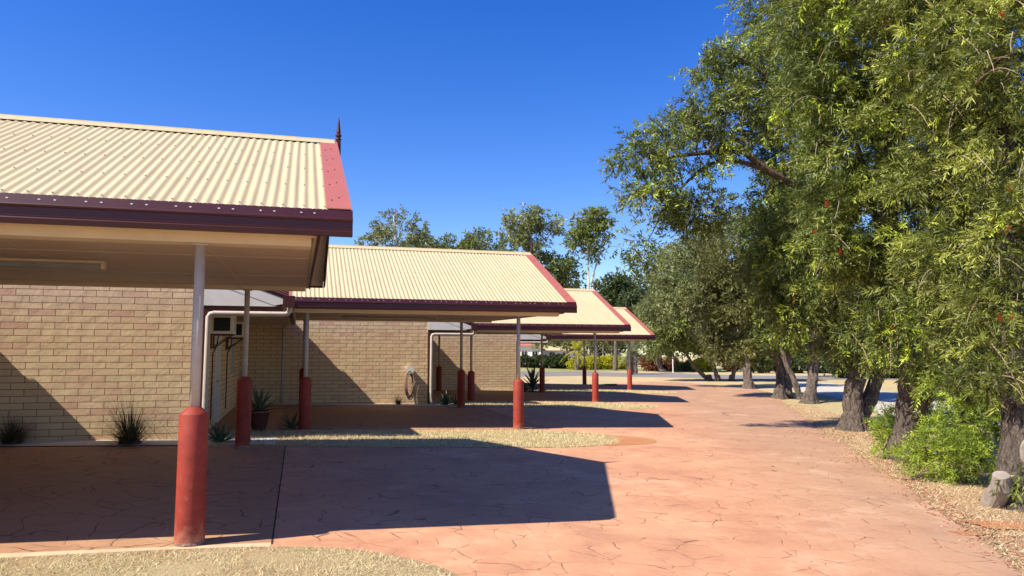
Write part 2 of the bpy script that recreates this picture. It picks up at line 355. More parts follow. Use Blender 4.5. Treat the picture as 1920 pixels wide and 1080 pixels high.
# soil and litter verge along the tree side of the drive
ri = spline(redge, 4)
vpts = ri + [(x + d, y) for (x, y), d in zip(ri[::-1], np.linspace(.9, 3.0, len(ri)))]
sheet('verge', vpts, -.010, M['verge'])
for cpx, rr in (((1880, 985), .34), ((1812, 1000), .16)):
    cx, cy = gnd(*cpx); sheet('bare_soil', [(cx + rr * (1 + .25 * math.sin(3 * a + 1)) * math.cos(a), cy + .7 * rr * math.sin(a) * (1 + .2 * math.cos(2 * a))) for a in np.linspace(0, 2 * math.pi, 26)[:-1]], .003, M['soil'])
# lawn islands between the carport slabs
def wob(pts, a=.05):
    return [(x + R.uniform(-a, a), y + R.uniform(-a, a) * .8) for x, y in pts]
def isl(k, pts): return [w(a + k * STEP[0], b + k * STEP[1]) for a, b in pts]
ISL = [(-1.75, 13.30), (-.3, 13.32), (1.0, 13.08), (2.6, 12.92), (4.2, 12.78), (5.2, 12.95), (5.9, 13.45), (6.15, 14.1), (6.0, 14.8), (5.4, 15.35), (4.6, 15.56), (-.3, 15.56), (-1.75, 15.56)]
is0 = [gnd(*p) for p in ((-120, 1051), (0, 1047), (330, 1031), (510, 1026), (650, 1030), (750, 1045), (830, 1066), (880, 1092))]
island0 = spline(is0, 5) + [(.1, 4.6), (.2, 3.2), (-.3, .5), (-7, .3), (-7, 5.0)]
sheet('soil_edge', island0, .006, M['verge'])
def shrink(pts, d):
    cx = sum(p[0] for p in pts) / len(pts); cy = sum(p[1] for p in pts) / len(pts); out = []
    n = len(pts)
    for i in range(n):
        t = Vector((pts[(i + 1) % n][0] - pts[i - 1][0], pts[(i + 1) % n][1] - pts[i - 1][1])).normalized()
        nn = Vector((t.y, -t.x))
        if nn.dot(Vector((cx - pts[i][0], cy - pts[i][1]))) < 0: nn = -nn
        out.append((pts[i][0] + nn.x * d, pts[i][1] + nn.y * d))
    return out
lawn0 = wob(shrink(island0, .09), .03)
sheet('lawn', lawn0, .012, M['straw'])
LAWNS = [lawn0]
for k in range(3):
    p = isl(k, ISL); sheet('lawn', wob(spline(p + [p[0]], 9)[:-1], .035), .008 , M['straw']); LAWNS.append(p)
    # pebble beds against the walls
    sheet('pebble_bed', isl(k, [(-9 if k == 0 else -7.1, 13.42), (-.35, 13.42), (-.35, 14.6), (-1.4, 14.6), (-1.4, 14.22), (-9 if k == 0 else -7.1, 14.22)]), .016, M['pebble'])
    if k: continue
    q = isl(k, [(5.5, 12.95), (6.5, 13.2), (6.9, 13.8), (6.6, 14.5), (5.6, 15.1), (5.2, 14)])
    sheet('bare_soil', spline(q + [q[0]], 3)[:-1], .004, M['soil'])
for k in range(4):
    sheet('slab', isl(k, [(-9 if k == 0 else -5.9, 6.80), (-.188, 6.80), (-.188, 13.25), (-9 if k == 0 else -5.9, 13.25)]), .0035, M['slab'])
sheet('sunlit_slab_border', [w(-9, 6.58), w(-.188, 6.58), w(-.188, 6.80), w(-9, 6.80)], .0032, M['border'])  # paler tan sheet paints the sunlit band along the slab front
# dark expansion joints across the drive
for k in range(4):
    for a, b0, b1 in ((-.18, 6.75, 13.25),):
        a += k * STEP[0]
        sheet('expansion_joint', [w(a - .006, b0 + k * STEP[1]), w(a + .006, b0 + k * STEP[1]), w(a + .006, b1 + k * STEP[1]), w(a - .006, b1 + k * STEP[1])], .004, M['joint'])
# row of stamped border strips at the slab front
for i in range(12):
    a = -1.05 - i * .27; sheet('border_joint', [w(a, 6.80), w(a + .008, 6.80), w(a + .15, 7.0), w(a + .142, 7.0)], .0035, M['joint'])

# ------------------------------------------------------------------ grass, litter
def in_poly(x, y, poly):
    ins = np.zeros(len(x), bool); n = len(poly)
    for i in range(n):
        x0, y0 = poly[i]; x1, y1 = poly[(i + 1) % n]
        if y0 == y1: continue
        c = ((y0 > y) != (y1 > y)) & (x < (x1 - x0) * (y - y0) / (y1 - y0) + x0); ins ^= c
    return ins
def scatter(poly, n, rng, near=None):
    a = np.array(poly); lo = a.min(0); hi = a.max(0); P = rng.uniform(lo, hi, (n * 3, 2))
    k = in_poly(P[:, 0], P[:, 1], poly)
    if near: k &= near(P[:, 0], P[:, 1])
    return P[k][:n]
def blades(name, P, h, wd, mat, rng, dz=0.0, lay=.8):
    n = len(P); z = Gv(P[:, 0], P[:, 1]) + dz; base = np.column_stack([P, z]); ang = rng.uniform(0, 2 * np.pi, n); hh = h * rng.uniform(.5, 1.3, n)
    sd_ = np.column_stack([np.cos(ang), np.sin(ang), np.zeros(n)]) * (wd * rng.uniform(.6, 1.3, n) / 2)[:, None]
    a2 = rng.uniform(0, 2 * np.pi, n); ln = rng.uniform(.1, lay, n) * hh * 1.4
    tip = base + np.column_stack([np.cos(a2) * ln, np.sin(a2) * ln, hh * rng.uniform(.4, 1, n)])
    return np.stack([base - sd_, base + sd_, tip], 1)
rg = np.random.default_rng(3)
near0 = lambda x, y: (y > 4.6) & (x > -.72 * y - .3)
P0 = scatter(lawn0, 46000, rg, near0); P0 = P0[(np.sin(P0[:, 0] * 5.1 + 2 * np.sin(P0[:, 1] * 3)) * np.sin(P0[:, 1] * 6.3 + P0[:, 0]) + rg.normal(0, .45, len(P0))) > -.45]; V0 = blades('g', P0, .042, .006, None, rg, .010, 1.5)
nt0 = (np.sin(P0[:, 0] * 3.1 + 1) * np.sin(P0[:, 1] * 4.3) * .25 + rg.uniform(0, .85, len(P0))).clip(0, 1)
tag(quads('grass', V0, nt0, M['grass'], nv=3), label='dry straw coloured grass on the nearest lawn patch at the bottom left', cat='grass', kind='stuff')
for k in range(3):
    P = scatter(LAWNS[k + 1], (30000, 16000, 10000)[k], rg); P = P[(np.sin(P[:, 0] * 4.1 + 2 * np.sin(P[:, 1] * 3)) * np.sin(P[:, 1] * 5.3 + P[:, 0]) + rg.normal(0, .45, len(P))) > -.4]; V = blades('g', P, (.07, .06, .06)[k], (.009, .015, .022)[k], None, rg, .006, .8)
    tt = rg.uniform(0, .9, len(P))
    lab = ('dry pale grass strip between the first and second carports', 'dry pale grass strip between the second and third carports', 'dry pale grass strip between the third and farthest carports')[k]
    tag(quads('grass', V, tt, M['grass'], nv=3), label=lab, cat='grass', kind='stuff')
PB = []
for poly, n_, sg in ((LAWNS[0], 5200, .035), (spline(LAWNS[1] + [LAWNS[1][0]], 4), 5200, .06), (spline(LAWNS[2] + [LAWNS[2][0]], 4), 2600, .07)):
    q = np.array(poly); sl_ = np.linalg.norm(np.roll(q, -1, 0) - q, axis=1); ii = rg.choice(len(q), n_, p=sl_ / sl_.sum()); tt = rg.uniform(0, 1, (n_, 1))
    PB.append(q[ii] * (1 - tt) + np.roll(q, -1, 0)[ii] * tt + rg.normal(0, sg, (n_, 2)) * (.3 + rg.uniform(0, 1, (n_, 1)) ** 2))
PB = np.concatenate(PB); PB = PB[PB[:, 1] > 4]
tag(quads('grass', blades('g', PB, .035, .010, None, rg, .004, 1.2), rg.uniform(0, .9, len(PB)), M['grass'], nv=3), label='stray dry grass blades spilling over the edges of the lawn patches', cat='grass', kind='stuff')
vz = vpts
P = scatter(vz, 42000, rg); V = blades('g', P, .045, .007, None, rg, -.012, 1.6)
tag(quads('grass', V, rg.uniform(0, .8, len(P)), M['grass'], nv=3), label='sparse dry grass on the soil verge under the tree row', cat='grass', kind='stuff')
def flakes(P, s, rng, dz):
    n = len(P); c = np.column_stack([P, Gv(P[:, 0], P[:, 1]) + dz]); a = rng.uniform(0, 6.28, n); L = s * rng.uniform(.5, 1.6, n)
    d = np.column_stack([np.cos(a) * L, np.sin(a) * L, rng.uniform(-.004, .012, n)]); e = np.column_stack([-np.sin(a) * L * .3, np.cos(a) * L * .3, rng.uniform(0, .006, n)])
    return np.stack([c - d, c - e, c + d, c + e], 1)
P = scatter(vz, 11000, rg); V = flakes(P, .013, rg, .002)
P2 = []
for i, (x, y) in enumerate(ri):
    for _ in range(90): P2.append((x + abs(rg.normal(0, .16)) + rg.normal(0, .03), y + rg.normal(0, .4)))
for px, sg in (((1600, 815), .7), ((1690, 868), .6), ((1480, 752), 1.2)):
    cx, cy = gnd(*px)
    for _ in range(900): P2.append((cx + rg.normal(0, sg), cy + rg.normal(0, sg)))
P2 = np.array(P2); V2 = flakes(P2, .02, rg, .004)
tag(quads('leaf_litter', np.concatenate([V, V2]), np.concatenate([rg.uniform(.2, 1, len(P)), rg.uniform(0, .5, len(P2))]), M['litter']), label='red brown fallen leaves and twigs along the right edge of the drive', cat='leaf litter', kind='stuff')

# ------------------------------------------------------------------ carports
def local(name, loc_ab, z=0, k=0, **kw):
    x, y = w(loc_ab[0] + k * STEP[0], loc_ab[1] + k * STEP[1]); return empty(name, (x, y, z + k * STEP[2]), YAW, **kw)
EA, EB, ET, RB, RZ, BB = .405, 6.53, 2.82, 9.95, 4.37, 13.45    # right end, front eave, eave top, ridge, ridge top, rear eave
LA = -5.92
def slope_z(b): return ET + (b - (EB + .05)) / (RB - EB - .05) * (RZ - ET) if b <= RB else RZ + (b - RB) / (BB - RB) * (ET + .03 - RZ)
CG = 'carports standing in a stepped row'
def make_carport():
    root = local('carport', (-2.75, 10), 0, label='nearest carport with cream corrugated roof, turned finial and red sleeved posts at the left', cat='carport', group=CG)
    oa, ob = 2.75, -10
    S = lambda pts: [(x + oa, y + ob, z) for x, y, z in pts]
    class L_(MB):
        def build(s, *a, **k): s.v = S(s.v); return MB.build(s, *a, **k)
    # corrugated sheets
    pit = .088; per = 8; n = int((EA - .17 - LA) / pit * per)
    for side in (0, 1):
        m = L_(); bs = np.linspace(EB + .05, RB, 5) if side == 0 else np.linspace(RB, BB, 4)
        vs = []
        for i in range(n + 1):
            a = LA + .1 + i * pit / per; dz = .0082 * math.sin(2 * math.pi * i / per)
            for b in bs: vs.append((a, b, slope_z(b) + dz))
        nb = len(bs); m.add(vs, [(i * nb + j, (i + 1) * nb + j, (i + 1) * nb + j + 1, i * nb + j + 1) for i in range(n) for j in range(nb - 1)])
        if side == 0:
            for b in np.linspace(EB + .12, RB - .25, 5):
                for i in range(0, n, 2 * per):
                    a = LA + .1 + (i + 2) * pit / per; z = slope_z(b) + .0082
                    m.box(a - .006, a + .006, b - .006, b + .006, z, z + .008, 1)
        o = m.build('roof_sheet', [M['cream_roof'], M['screw']], root); o.data.polygons.foreach_set('use_smooth', [len(f) == 4 and m.m[i] == 0 for i, f in enumerate(m.f)])
    m = L_()   # underside plate of the roof (solid, keeps the light out)
    m.prism([(EB + .1, ET - .03), (RB, RZ - .05), (BB - .03, ET - .03), (BB - .03, ET - .05), (RB, RZ - .09), (EB + .1, ET - .05)], 'x', LA + .02, EA - .03)
    m.build('roof_underside', M['cream'], root)
    m = L_(); m.prism([(RB - .17, slope_z(RB - .17) + .018), (RB - .16, slope_z(RB - .16) + .024), (RB - .02, RZ + .022), (RB - .012, RZ + .04), (RB + .012, RZ + .04), (RB + .02, RZ + .022), (RB + .17, slope_z(RB + .17) + .022), (RB + .17, slope_z(RB + .17) + .012), (RB, RZ + .010)], 'x', LA, EA - .02)
    m.build('ridge_cap', M['cream_roof'], root)
    for a0, a1 in ((EA - .205, EA + .012), (LA - .012, LA + .2)):
        m = L_(); m.prism([(EB + .045, ET + .020), (RB, RZ + .020), (BB, ET + .048), (BB, ET + .034), (RB, RZ + .013), (EB + .045, ET + .012)], 'x', a0, a1)
        if a0 > 0:
            for i in range(5):
                b = EB + .3 + i * .6
                for a in (a0 + .05, a0 + .12): bb = b + (.1 if a > a0 + .1 else 0); m.box(a - .006, a + .006, bb - .006, bb + .006, slope_z(bb) + .015, slope_z(bb) + .030, 1)
        m.build('verge_flashing', [M['flash'], M['burg']], root)
    for a0 in (EA - .02, LA - .012):     # barge boards under the verge
        m = L_(); T = .024
        m.prism([(EB + .06, ET + .008), (RB, RZ + .006), (BB, ET + .026), (BB, 2.743), (BB - .25, 2.743), (RB, RZ - .17), (EB + .25, 2.66), (EB + .06, 2.64)], 'x', a0, a0 + T)
        m.build('barge_board', M['burg'], root)
    # gutter with rolled lip; white dots paint the sunlight specks on it
    m = L_()
    prof = [(EB + .085, 2.60), (EB + .085, 2.835), (EB + .045, 2.822), (EB + .022, 2.755), (EB - .002, 2.748), (EB - .008, 2.735), (EB, 2.722), (EB + .012, 2.718), (EB + .012, 2.655), (EB + .004, 2.650), (EB + .008, 2.640), (EB + .002, 2.630), (EB + .010, 2.592), (EB + .07, 2.592)]
    m.prism(prof, 'x', LA - .02, EA + .018)
    a = LA + .3; i = 0
    while a < EA - .15:
        zz = 2.785; b = EB + .032
        m.prism([(a + .011 * math.cos(q), zz + .0055 * math.sin(q)) for q in np.linspace(0, 6.283, 9)[:-1]], 'y', b - .004, b + .006, 1)
        a += (.11, .22)[i % 2]; i += 1
    m.build('gutter', [M['burg'], M['white']], root)
    # beams
    ra = .10
    m = L_(); m.box(LA + .1, ra - .02, 6.78, 6.99, 2.524, 2.66); m.build('beam', M['cream'], root)
    m = L_(); m.box(LA + .1, ra - .02, 12.87, 13.08, 2.638, 2.76); m.build('beam', M['cream'], root)
    for a in (LA + .1, ra):
        m = L_(); m.prism([(6.66, 2.60), (13.2, 2.70), (13.2, 2.78), (10, 4.2), (9.9, 4.2), (6.66, 2.78)], 'x', a, a + .03); m.build('gable_panel', M['cream'], root)
        m = L_(); m.prism([(6.64, 2.575), (13.22, 2.69), (13.22, 2.745), (6.64, 2.63)], 'x', a + .033, a + .055); m.build('trim_strip', M['burg'], root)
    m = L_(); m.prism([(6.99, 2.62), (12.87, 2.70), (12.87, 2.715), (6.99, 2.635)], 'x', LA + .13, ra - .002)
    for a in (-4.5, -2.7, -.9): m.prism([(6.99, 2.617), (12.87, 2.697), (12.87, 2.6995), (6.99, 2.6195)], 'x', a, a + .012, 1)
    for b in (8.6, 10.9): m.box(LA + .14, ra - .01, b, b + .012, 2.6165 + (b - 6.99) * .0136, 2.63 + (b - 6.99) * .0136, 1)
    m.build('ceiling', [M['ceil'], M['cream']], root)
    m = L_(); m.box(LA + .1, ra, 6.63, 6.78, 2.60, 2.615); m.build('soffit', M['cream'], root)
    m = L_(); m.box(LA + .1, ra, 13.08, BB - .03, 2.72, 2.735); m.box(LA, EA - .03, BB - .03, BB, 2.735, 2.85, 1); m.build('soffit', [M['cream'], M['burg']], root)
    # finial
    m = L_(); c = (EA + .03, RB, RZ - .22)
    m.prism([(c[0] - .03, RB - .045), (c[0] + .03, RB - .045), (c[0] + .03, RB + .045), (c[0] - .03, RB + .045)], 'z', RZ - .22, RZ + .03)
    m.lathe([(.028, .25), (.040, .262), (.038, .275), (.022, .285), (.022, .292), (.040, .305), (.044, .32), (.034, .335), (.020, .342), (.026, .35), (.030, .36), (.022, .42), (.014, .50), (.003, .575)], c, 14)
    m.build('finial', M['burg'], root, smooth=False)
    # posts
    for a, b, gz, tz in ((-.841, 6.884, 0, 2.524), (-5.39, 6.884, .077, 2.524), (-.841, 12.978, .087, 2.638), (-5.39, 12.978, .16, 2.638)):
        m = L_(); m.lathe([(.043, gz + .9), (.043, tz)], (a, b, 0), 20); m.prism([(a - .07, b - .07), (a + .07, b - .07), (a + .07, b + .07), (a - .07, b + .07)], 'z', tz - .012, tz - .002)
        p = m.build('post', M['pole'], root, smooth=True)
        m = L_(); zt = gz + 1.13
        m.lathe([(.121, gz - .15), (.121, gz + .02), (.118, gz + .4), (.1175, zt - .062), (.114, zt - .055), (.058, zt - .003), (.052, zt)], (a, b, 0), 28)
        m.build('post_sleeve', M['sleeve'], p, smooth=True)
        m = L_(); m.lathe([(.128, gz - .10), (.127, gz + .012), (.122, gz + .03), (.110, gz + .035)], (a, b, 0), 18, jit=.03); m.build('mortar_collar', M['mortar'], p)
    return root
cp = make_carport()
CARLAB = ['second carport from the left, cream roof above the coiled hose', 'third carport along the row, between the second and the farthest', 'farthest and smallest carport at the end of the stepped row']
for k in range(1, 4):
    c = copy_tree(cp); c['label'] = CARLAB[k - 1]; x, y = w(-2.75 + k * STEP[0], 10 + k * STEP[1]); c.location = (x, y, k * STEP[2])

# fluorescent lights under the ceilings
def make_light():
    root = local('ceiling_light', (-3.4, 9.62), 2.61, label='long fluorescent ceiling light under the nearest carport', cat='ceiling light', group='fluorescent lights under the carports')
    m = MB(); m.box(-1.2, 1.2, -.035, .035, .01, .045); m.build('light_base', M['cream'], root)
    m = MB(); m.prism([(-.055, .012), (-.06, -.02), (-.04, -.045), (.04, -.045), (.06, -.02), (.055, .012)], 'x', -1.17, 1.17); m.build('diffuser', M['grey'], root)
    for s in (-1, 1): m = MB(); m.prism([(-.065, .014), (-.066, -.024), (-.045, -.052), (.045, -.052), (.066, -.024), (.065, .014)], 'x', min(s * 1.17, s * 1.2), max(s * 1.17, s * 1.2)); m.build('end_cap', M['cream'], root)
    return root
lt = make_light()
for k in (1, 2, 3):
    c = copy_tree(lt); x, y = w(-3.4 + k * STEP[0], 9.62 + k * STEP[1]); c.location = (x, y, 2.61 + k * STEP[2])
    c['label'] = ('long fluorescent ceiling light under the second carport', 'fluorescent ceiling light under the third carport', 'small fluorescent light under the farthest carport')[k - 1]

# ------------------------------------------------------------------ motel buildings
WB, WA = 14.15, -1.66
def make_building():
    root = local('motel_building', (-6, 18), 0, label='cream brick motel wing nearest the camera behind the first carport', cat='building', group='brick motel wings in a stepped row')
    class L_(MB):
        def build(s, *a, **k): s.v = [(x + 6, y - 18, z) for x, y, z in s.v]; return MB.build(s, *a, **k)
    zt = 2.70; e = WB + STEP[1]
    sl = math.tan(math.radians(20)); m = L_(); m.prism([(-12.4, -.1), (WA, -.1), (WA, 2.56 + (-.28 - WA) * sl - .06), (-6.4, 2.56 + 6.12 * sl - .06), (-12.4, 2.5)], 'y', WB, WB + .12); m.build('front_wall', M['brick'], root)
    dr = (16.6, 17.5); wi = (20.3, 21.6)
    m = L_(); m.box(WA - .12, WA, WB + .12, dr[0], -.1, zt); m.box(WA - .12, WA, dr[0], dr[1], 2.15, zt); m.box(WA - .12, WA, dr[1], wi[0], -.1, zt)
    m.box(WA - .12, WA, wi[0], wi[1], -.1, 1.0); m.box(WA - .12, WA, wi[0], wi[1], 2.1, zt); m.box(WA - .12, WA, wi[1], e, -.1, zt)
    m.build('side_wall', M['brick'], root)
    m = L_(); m.box(WA - .09, WA - .05, dr[0] + .05, dr[1] - .05, .05, 2.1); d = m.build('door', M['cream'], root)
    m = L_(); m.box(WA - .10, WA + .02, dr[0], dr[0] + .05, .0, 2.15); m.box(WA - .10, WA + .02, dr[1] - .05, dr[1], .0, 2.15); m.box(WA - .10, WA + .02, dr[0] + .05, dr[1] - .05, 2.10, 2.15); m.build('door_frame', M['white'], d)
    m = L_(); m.tube([(WA - .05, dr[1] - .14, 1.0), (WA + .01, dr[1] - .14, 1.0), (WA + .015, dr[1] - .24, 1.0)], .012); m.build('handle', M['grey'], d)
    m = L_(); m.box(WA - .07, WA - .06, wi[0] + .04, wi[1] - .04, 1.04, 2.06); wn = m.build('window', M['glassd'], root)
    m = L_()
    for y0, y1, z0, z1 in ((wi[0], wi[0] + .05, 1, 2.1), (wi[1] - .05, wi[1], 1, 2.1), (wi[0] + .05, wi[1] - .05, 1, 1.05), (wi[0] + .05, wi[1] - .05, 2.05, 2.1), (20.93, 20.97, 1.05, 2.05)): m.box(WA - .09, WA - .03, y0, y1, z0, z1)
    m.build('frame', M['white'], wn)
    # roof: ridge along the wing
    ae, ar, al = -.20, -6.4, -12.5; ze, zr = 2.59, 2.56 + 6.12 * math.tan(math.radians(20))
    m = L_(); m.prism([(ae, ze), (ar, zr), (al, ze), (al, ze - .03), (ar, zr - .04), (ae, ze - .03)], 'y', WB - .028, e + .1)
    n = int((e + .1 - WB + .02) / .088)
    for sgn, aa in ((1, ae), (-1, al)):
        for i in range(n):
            y = WB + .0 + i * .088; m.prism([(aa, ze + .002), (ar, zr + .002), (ar, zr + .016), (aa, ze + .016)], 'y', y, y + .035)
    m.build('roof', M['cream_roof'], root)
    sl = math.tan(math.radians(20)); zf = lambda a: zr - abs(a - ar) * sl
    m = L_(); m.prism([(ae - .22, zf(ae - .22) - .05), (WA + .002, zf(WA) - .05), (WA + .002, 2.44), (ae - .22, 2.44)], 'y', WB - .027, WB - .004); m.build('gable_panel', M['white'], root)
    for a0 in (ae, al):
        m = L_(); m.prism([(a0, ze - .035), (ar, zr - .035), (ar, zr - .17), (a0 - math.copysign(.25, a0 - ar), zf(a0 - math.copysign(.25, a0 - ar)) - .16), (a0, ze - .09)], 'y', WB - .034, WB - .0285); m.build('barge_board', M['white'], root)
        m = L_()
        for i in range(4):
            o = .012 + .034 * i; m.prism([(a0, ze + o + .03), (ar, zr + o + .03), (ar, zr + o), (a0, ze + o)], 'y', WB - .050 + .004 * (i % 2), WB - .031)
        m.prism([(a0, ze + .012), (ar, zr + .012), (ar, zr - .03), (a0, ze - .03)], 'y', WB - .041, WB - .035)
        m.build('barge_capping', M['burg'], root)
    m = L_(); m.box(WA + .002, ae - .1, WB + .0, WB + .06, 2.34, 2.438); m.build('fascia', M['burg'], root)
    m = L_(); m.box(WA + .004, ae - .05, WB + .07, e - .3, 2.44, 2.46); m.build('soffit', M['cream'], root)
    m = L_(); m.prism([(ae - .03, 2.46), (ae - .03, 2.60), (ae + .08, 2.615), (ae + .10, 2.60), (ae + .085, 2.48), (ae + .06, 2.46)], 'y', WB - .10, e - .35); m.box(ae - .10, ae + .11, WB - .16, WB - .09, 2.42, 2.63)
    m.build('gutter', M['burg'], root)
    m = L_(); pb = WB - .05
    m.tube([(ae + .02, pb, 2.44), (ae + .02, pb, 2.36), (ae - .01, pb, 2.32), (ae - .06, pb, 2.30), (WA + .20, pb, 2.30), (WA + .14, pb, 2.285), (WA + .11, pb, 2.24), (WA + .10, pb, .35), (WA + .12, pb, .22), (WA + .2, pb - .02, .12)], .045, 12)
    m.build('downpipe', M['pole'], root, smooth=True)
    m = L_(); m.tube([(-.45, 22.9, 2.45), (-.45, 22.9, .15)], .035, 10); m.build('downpipe', M['pole'], root, smooth=True)
    m = L_(); m.box(WA - .02, WA + .07, WB + .0, WB + .1, -.1, 2.34); m.build('corner_strip', M['burg'], root)
    return root
mb = make_building()
for k, lab in ((1, 'brick motel wing with the hose on its wall behind the second carport'), (2, 'farthest visible brick motel wing behind the third carport'), (-1, 'brick motel wing left of the frame whose roof edge shades the nearest wall')):
    c = copy_tree(mb); c['label'] = lab; x, y = w(-6 + k * STEP[0], 18 + k * STEP[1]); c.location = (x, y, k * STEP[2])

# air conditioners on the side walls
def make_ac():
    root = local('air_conditioner', (WA, 15.5), 2.0, label='boxy air conditioner on the shaded side wall, nearer of the pair', cat='air conditioner', group='air conditioners on side walls')
    m = MB(); m.box(.0, .42, 0, .62, -.02, .34); m.build('casing', M['white'], root)
    m = MB(); m.box(.06, .36, -.012, -.002, .03, .29)
    for i in range(8): m.box(.06, .36, -.02, -.012, .045 + i * .03, .055 + i * .03)
    m.build('grille', M['dark'], root)
    m = MB()
    for i in range(7): m.box(.422, .432, .06, .56, .03 + i * .04, .045 + i * .04)
    m.build('vent', M['grey'], root)
    for y in (.08, .5): m = MB(); m.box(0, .40, y, y + .03, -.05, -.024); m.prism([(0.0, -.052), (.03, -.052), (.03, -.30), (0, -.32)], 'y', y, y + .03); m.tube([(.02, y + .015, -.3), (.36, y + .015, -.05)], .01, 6); m.build('bracket', M['burg'], root)
    m = MB(); m.tube([(.12, .3, -.05), (.10, .3, -.25), (.03, .3, -.4), (.03, .3, -1.7)], .014, 6); m.build('drain_hose', M['dark'], root)
    return root
ac = make_ac()
for loc, lab in (((WA, 18.6, 2.0), 'boxy air conditioner on the shaded side wall, farther of the pair'), ((WA + STEP[0], 15.7 + STEP[1], 1.95), 'small air conditioner high on the side wall behind the second carport')):
    c = copy_tree(ac); c['label'] = lab; x, y = w(loc[0], loc[1]); c.location = (x, y, loc[2])

# coiled hose on the second wall
hr = local('garden_hose', (3.3, WB + STEP[1] - .004), 0, label='coiled garden hose hanging from a holder on the brick wall', cat='hose')
m = MB(); pts = []
for i in range(9 * 24):
    t = i / 24 * 2 * math.pi; k = i / 24
    ry = .40 + .05 * math.sin(k * 2.3); rx = .115 + .03 * math.sin(k * 1.7 + 1)
    pts.append((rx * math.sin(t) + .02 * math.sin(k * 3), -.06 - .012 * k % .10 - .05 * (.5 + .5 * math.sin(k * 2)), .66 - .04 * math.sin(k * 1.3) + ry * math.cos(t)))
m.tube(pts, .0125, 6); m.build('hose_coil', M['hose'], hr, smooth=True)
m = MB(); m.prism([(.10 * math.cos(q), 1.10 + .10 * math.sin(q)) for q in np.linspace(0, 6.283, 17)[:-1]], 'y', -.16, -.002); m.prism([(.13 * math.cos(q), 1.10 + .13 * math.sin(q)) for q in np.linspace(0, 6.283, 17)[:-1]], 'y', -.175, -.161); m.build('hose_holder', M['white'], hr)
m = MB(); m.tube([(.02, -.1, .3), (-.12, -.08, .2), (-.16, -.04, .12), (-.1, -.02, .08)], .012, 6); m.build('hose_end', M['hose'], hr)
tp = local('wall_tap', (3.72, WB + STEP[1] - .004), 0, label='brass tap low on the brick wall right of the hose', cat='tap')
m = MB(); m.tube([(0, 0, .38), (0, -.07, .38), (0, -.10, .36), (0, -.10, .31)], .013, 8); m.tube([(0, -.05, .38), (0, -.05, .42)], .008, 6); m.box(-.03, .03, -.055, -.045, .42, .43); m.build('tap_body', plain('brass', (.5, .32, .1), .35, .1, 8, 0, metal=.8), tp)

# ------------------------------------------------------------------ foliage
def leaves(C, D, nl, slen, ll, lw, rng, spread=.72, droop=.15):
    """C,D: sprig bases and unit directions; returns quads (N*nl,4,3)"""
    n = len(C); t = rng.uniform(.05, 1, (n, nl, 1)); D3 = D[:, None, :]
    dd = D3 + np.array([0, 0, -droop]) * t
    base = C[:, None, :] + dd * (slen * rng.uniform(.6, 1.25, (n, 1, 1))) * t
    rad = rng.normal(0, 1, (n, nl, 3)); rad -= (rad * D3).sum(2, keepdims=True) * D3; rad /= np.linalg.norm(rad, axis=2, keepdims=True) + 1e-9
    ld = D3 * (1 - spread * .5) + rad * spread + np.array([0, 0, -.12]); ld /= np.linalg.norm(ld, axis=2, keepdims=True)
    L = ll * rng.uniform(.6, 1.35, (n, 1, 1)) * rng.uniform(.55, 1.25, (n, nl, 1)); wv = np.cross(ld, rng.normal(0, 1, (n, nl, 3))); wv /= np.linalg.norm(wv, axis=2, keepdims=True) + 1e-9
    wv *= lw / 2 * rng.uniform(.7, 1.2, (n, nl, 1))
    mid = base + ld * L * .45; tip = base + ld * L
    return np.stack([base, mid + wv, tip, mid - wv], 2).reshape(-1, 4, 3)
def ell_pts(ells, ncl, rng, shell=.55):
    vol = np.array([e[3] * e[4] * e[5] for e in ells]) ** .75; idx = rng.choice(len(ells), ncl, p=vol / vol.sum()); E_ = np.array(ells, float)
    d = rng.normal(0, 1, (ncl, 3)); d /= np.linalg.norm(d, axis=1, keepdims=True); r = rng.uniform(shell ** 3, 1, (ncl, 1)) ** (1 / 3)
    return E_[idx, :3] + d * r * E_[idx, 3:6], d, idx
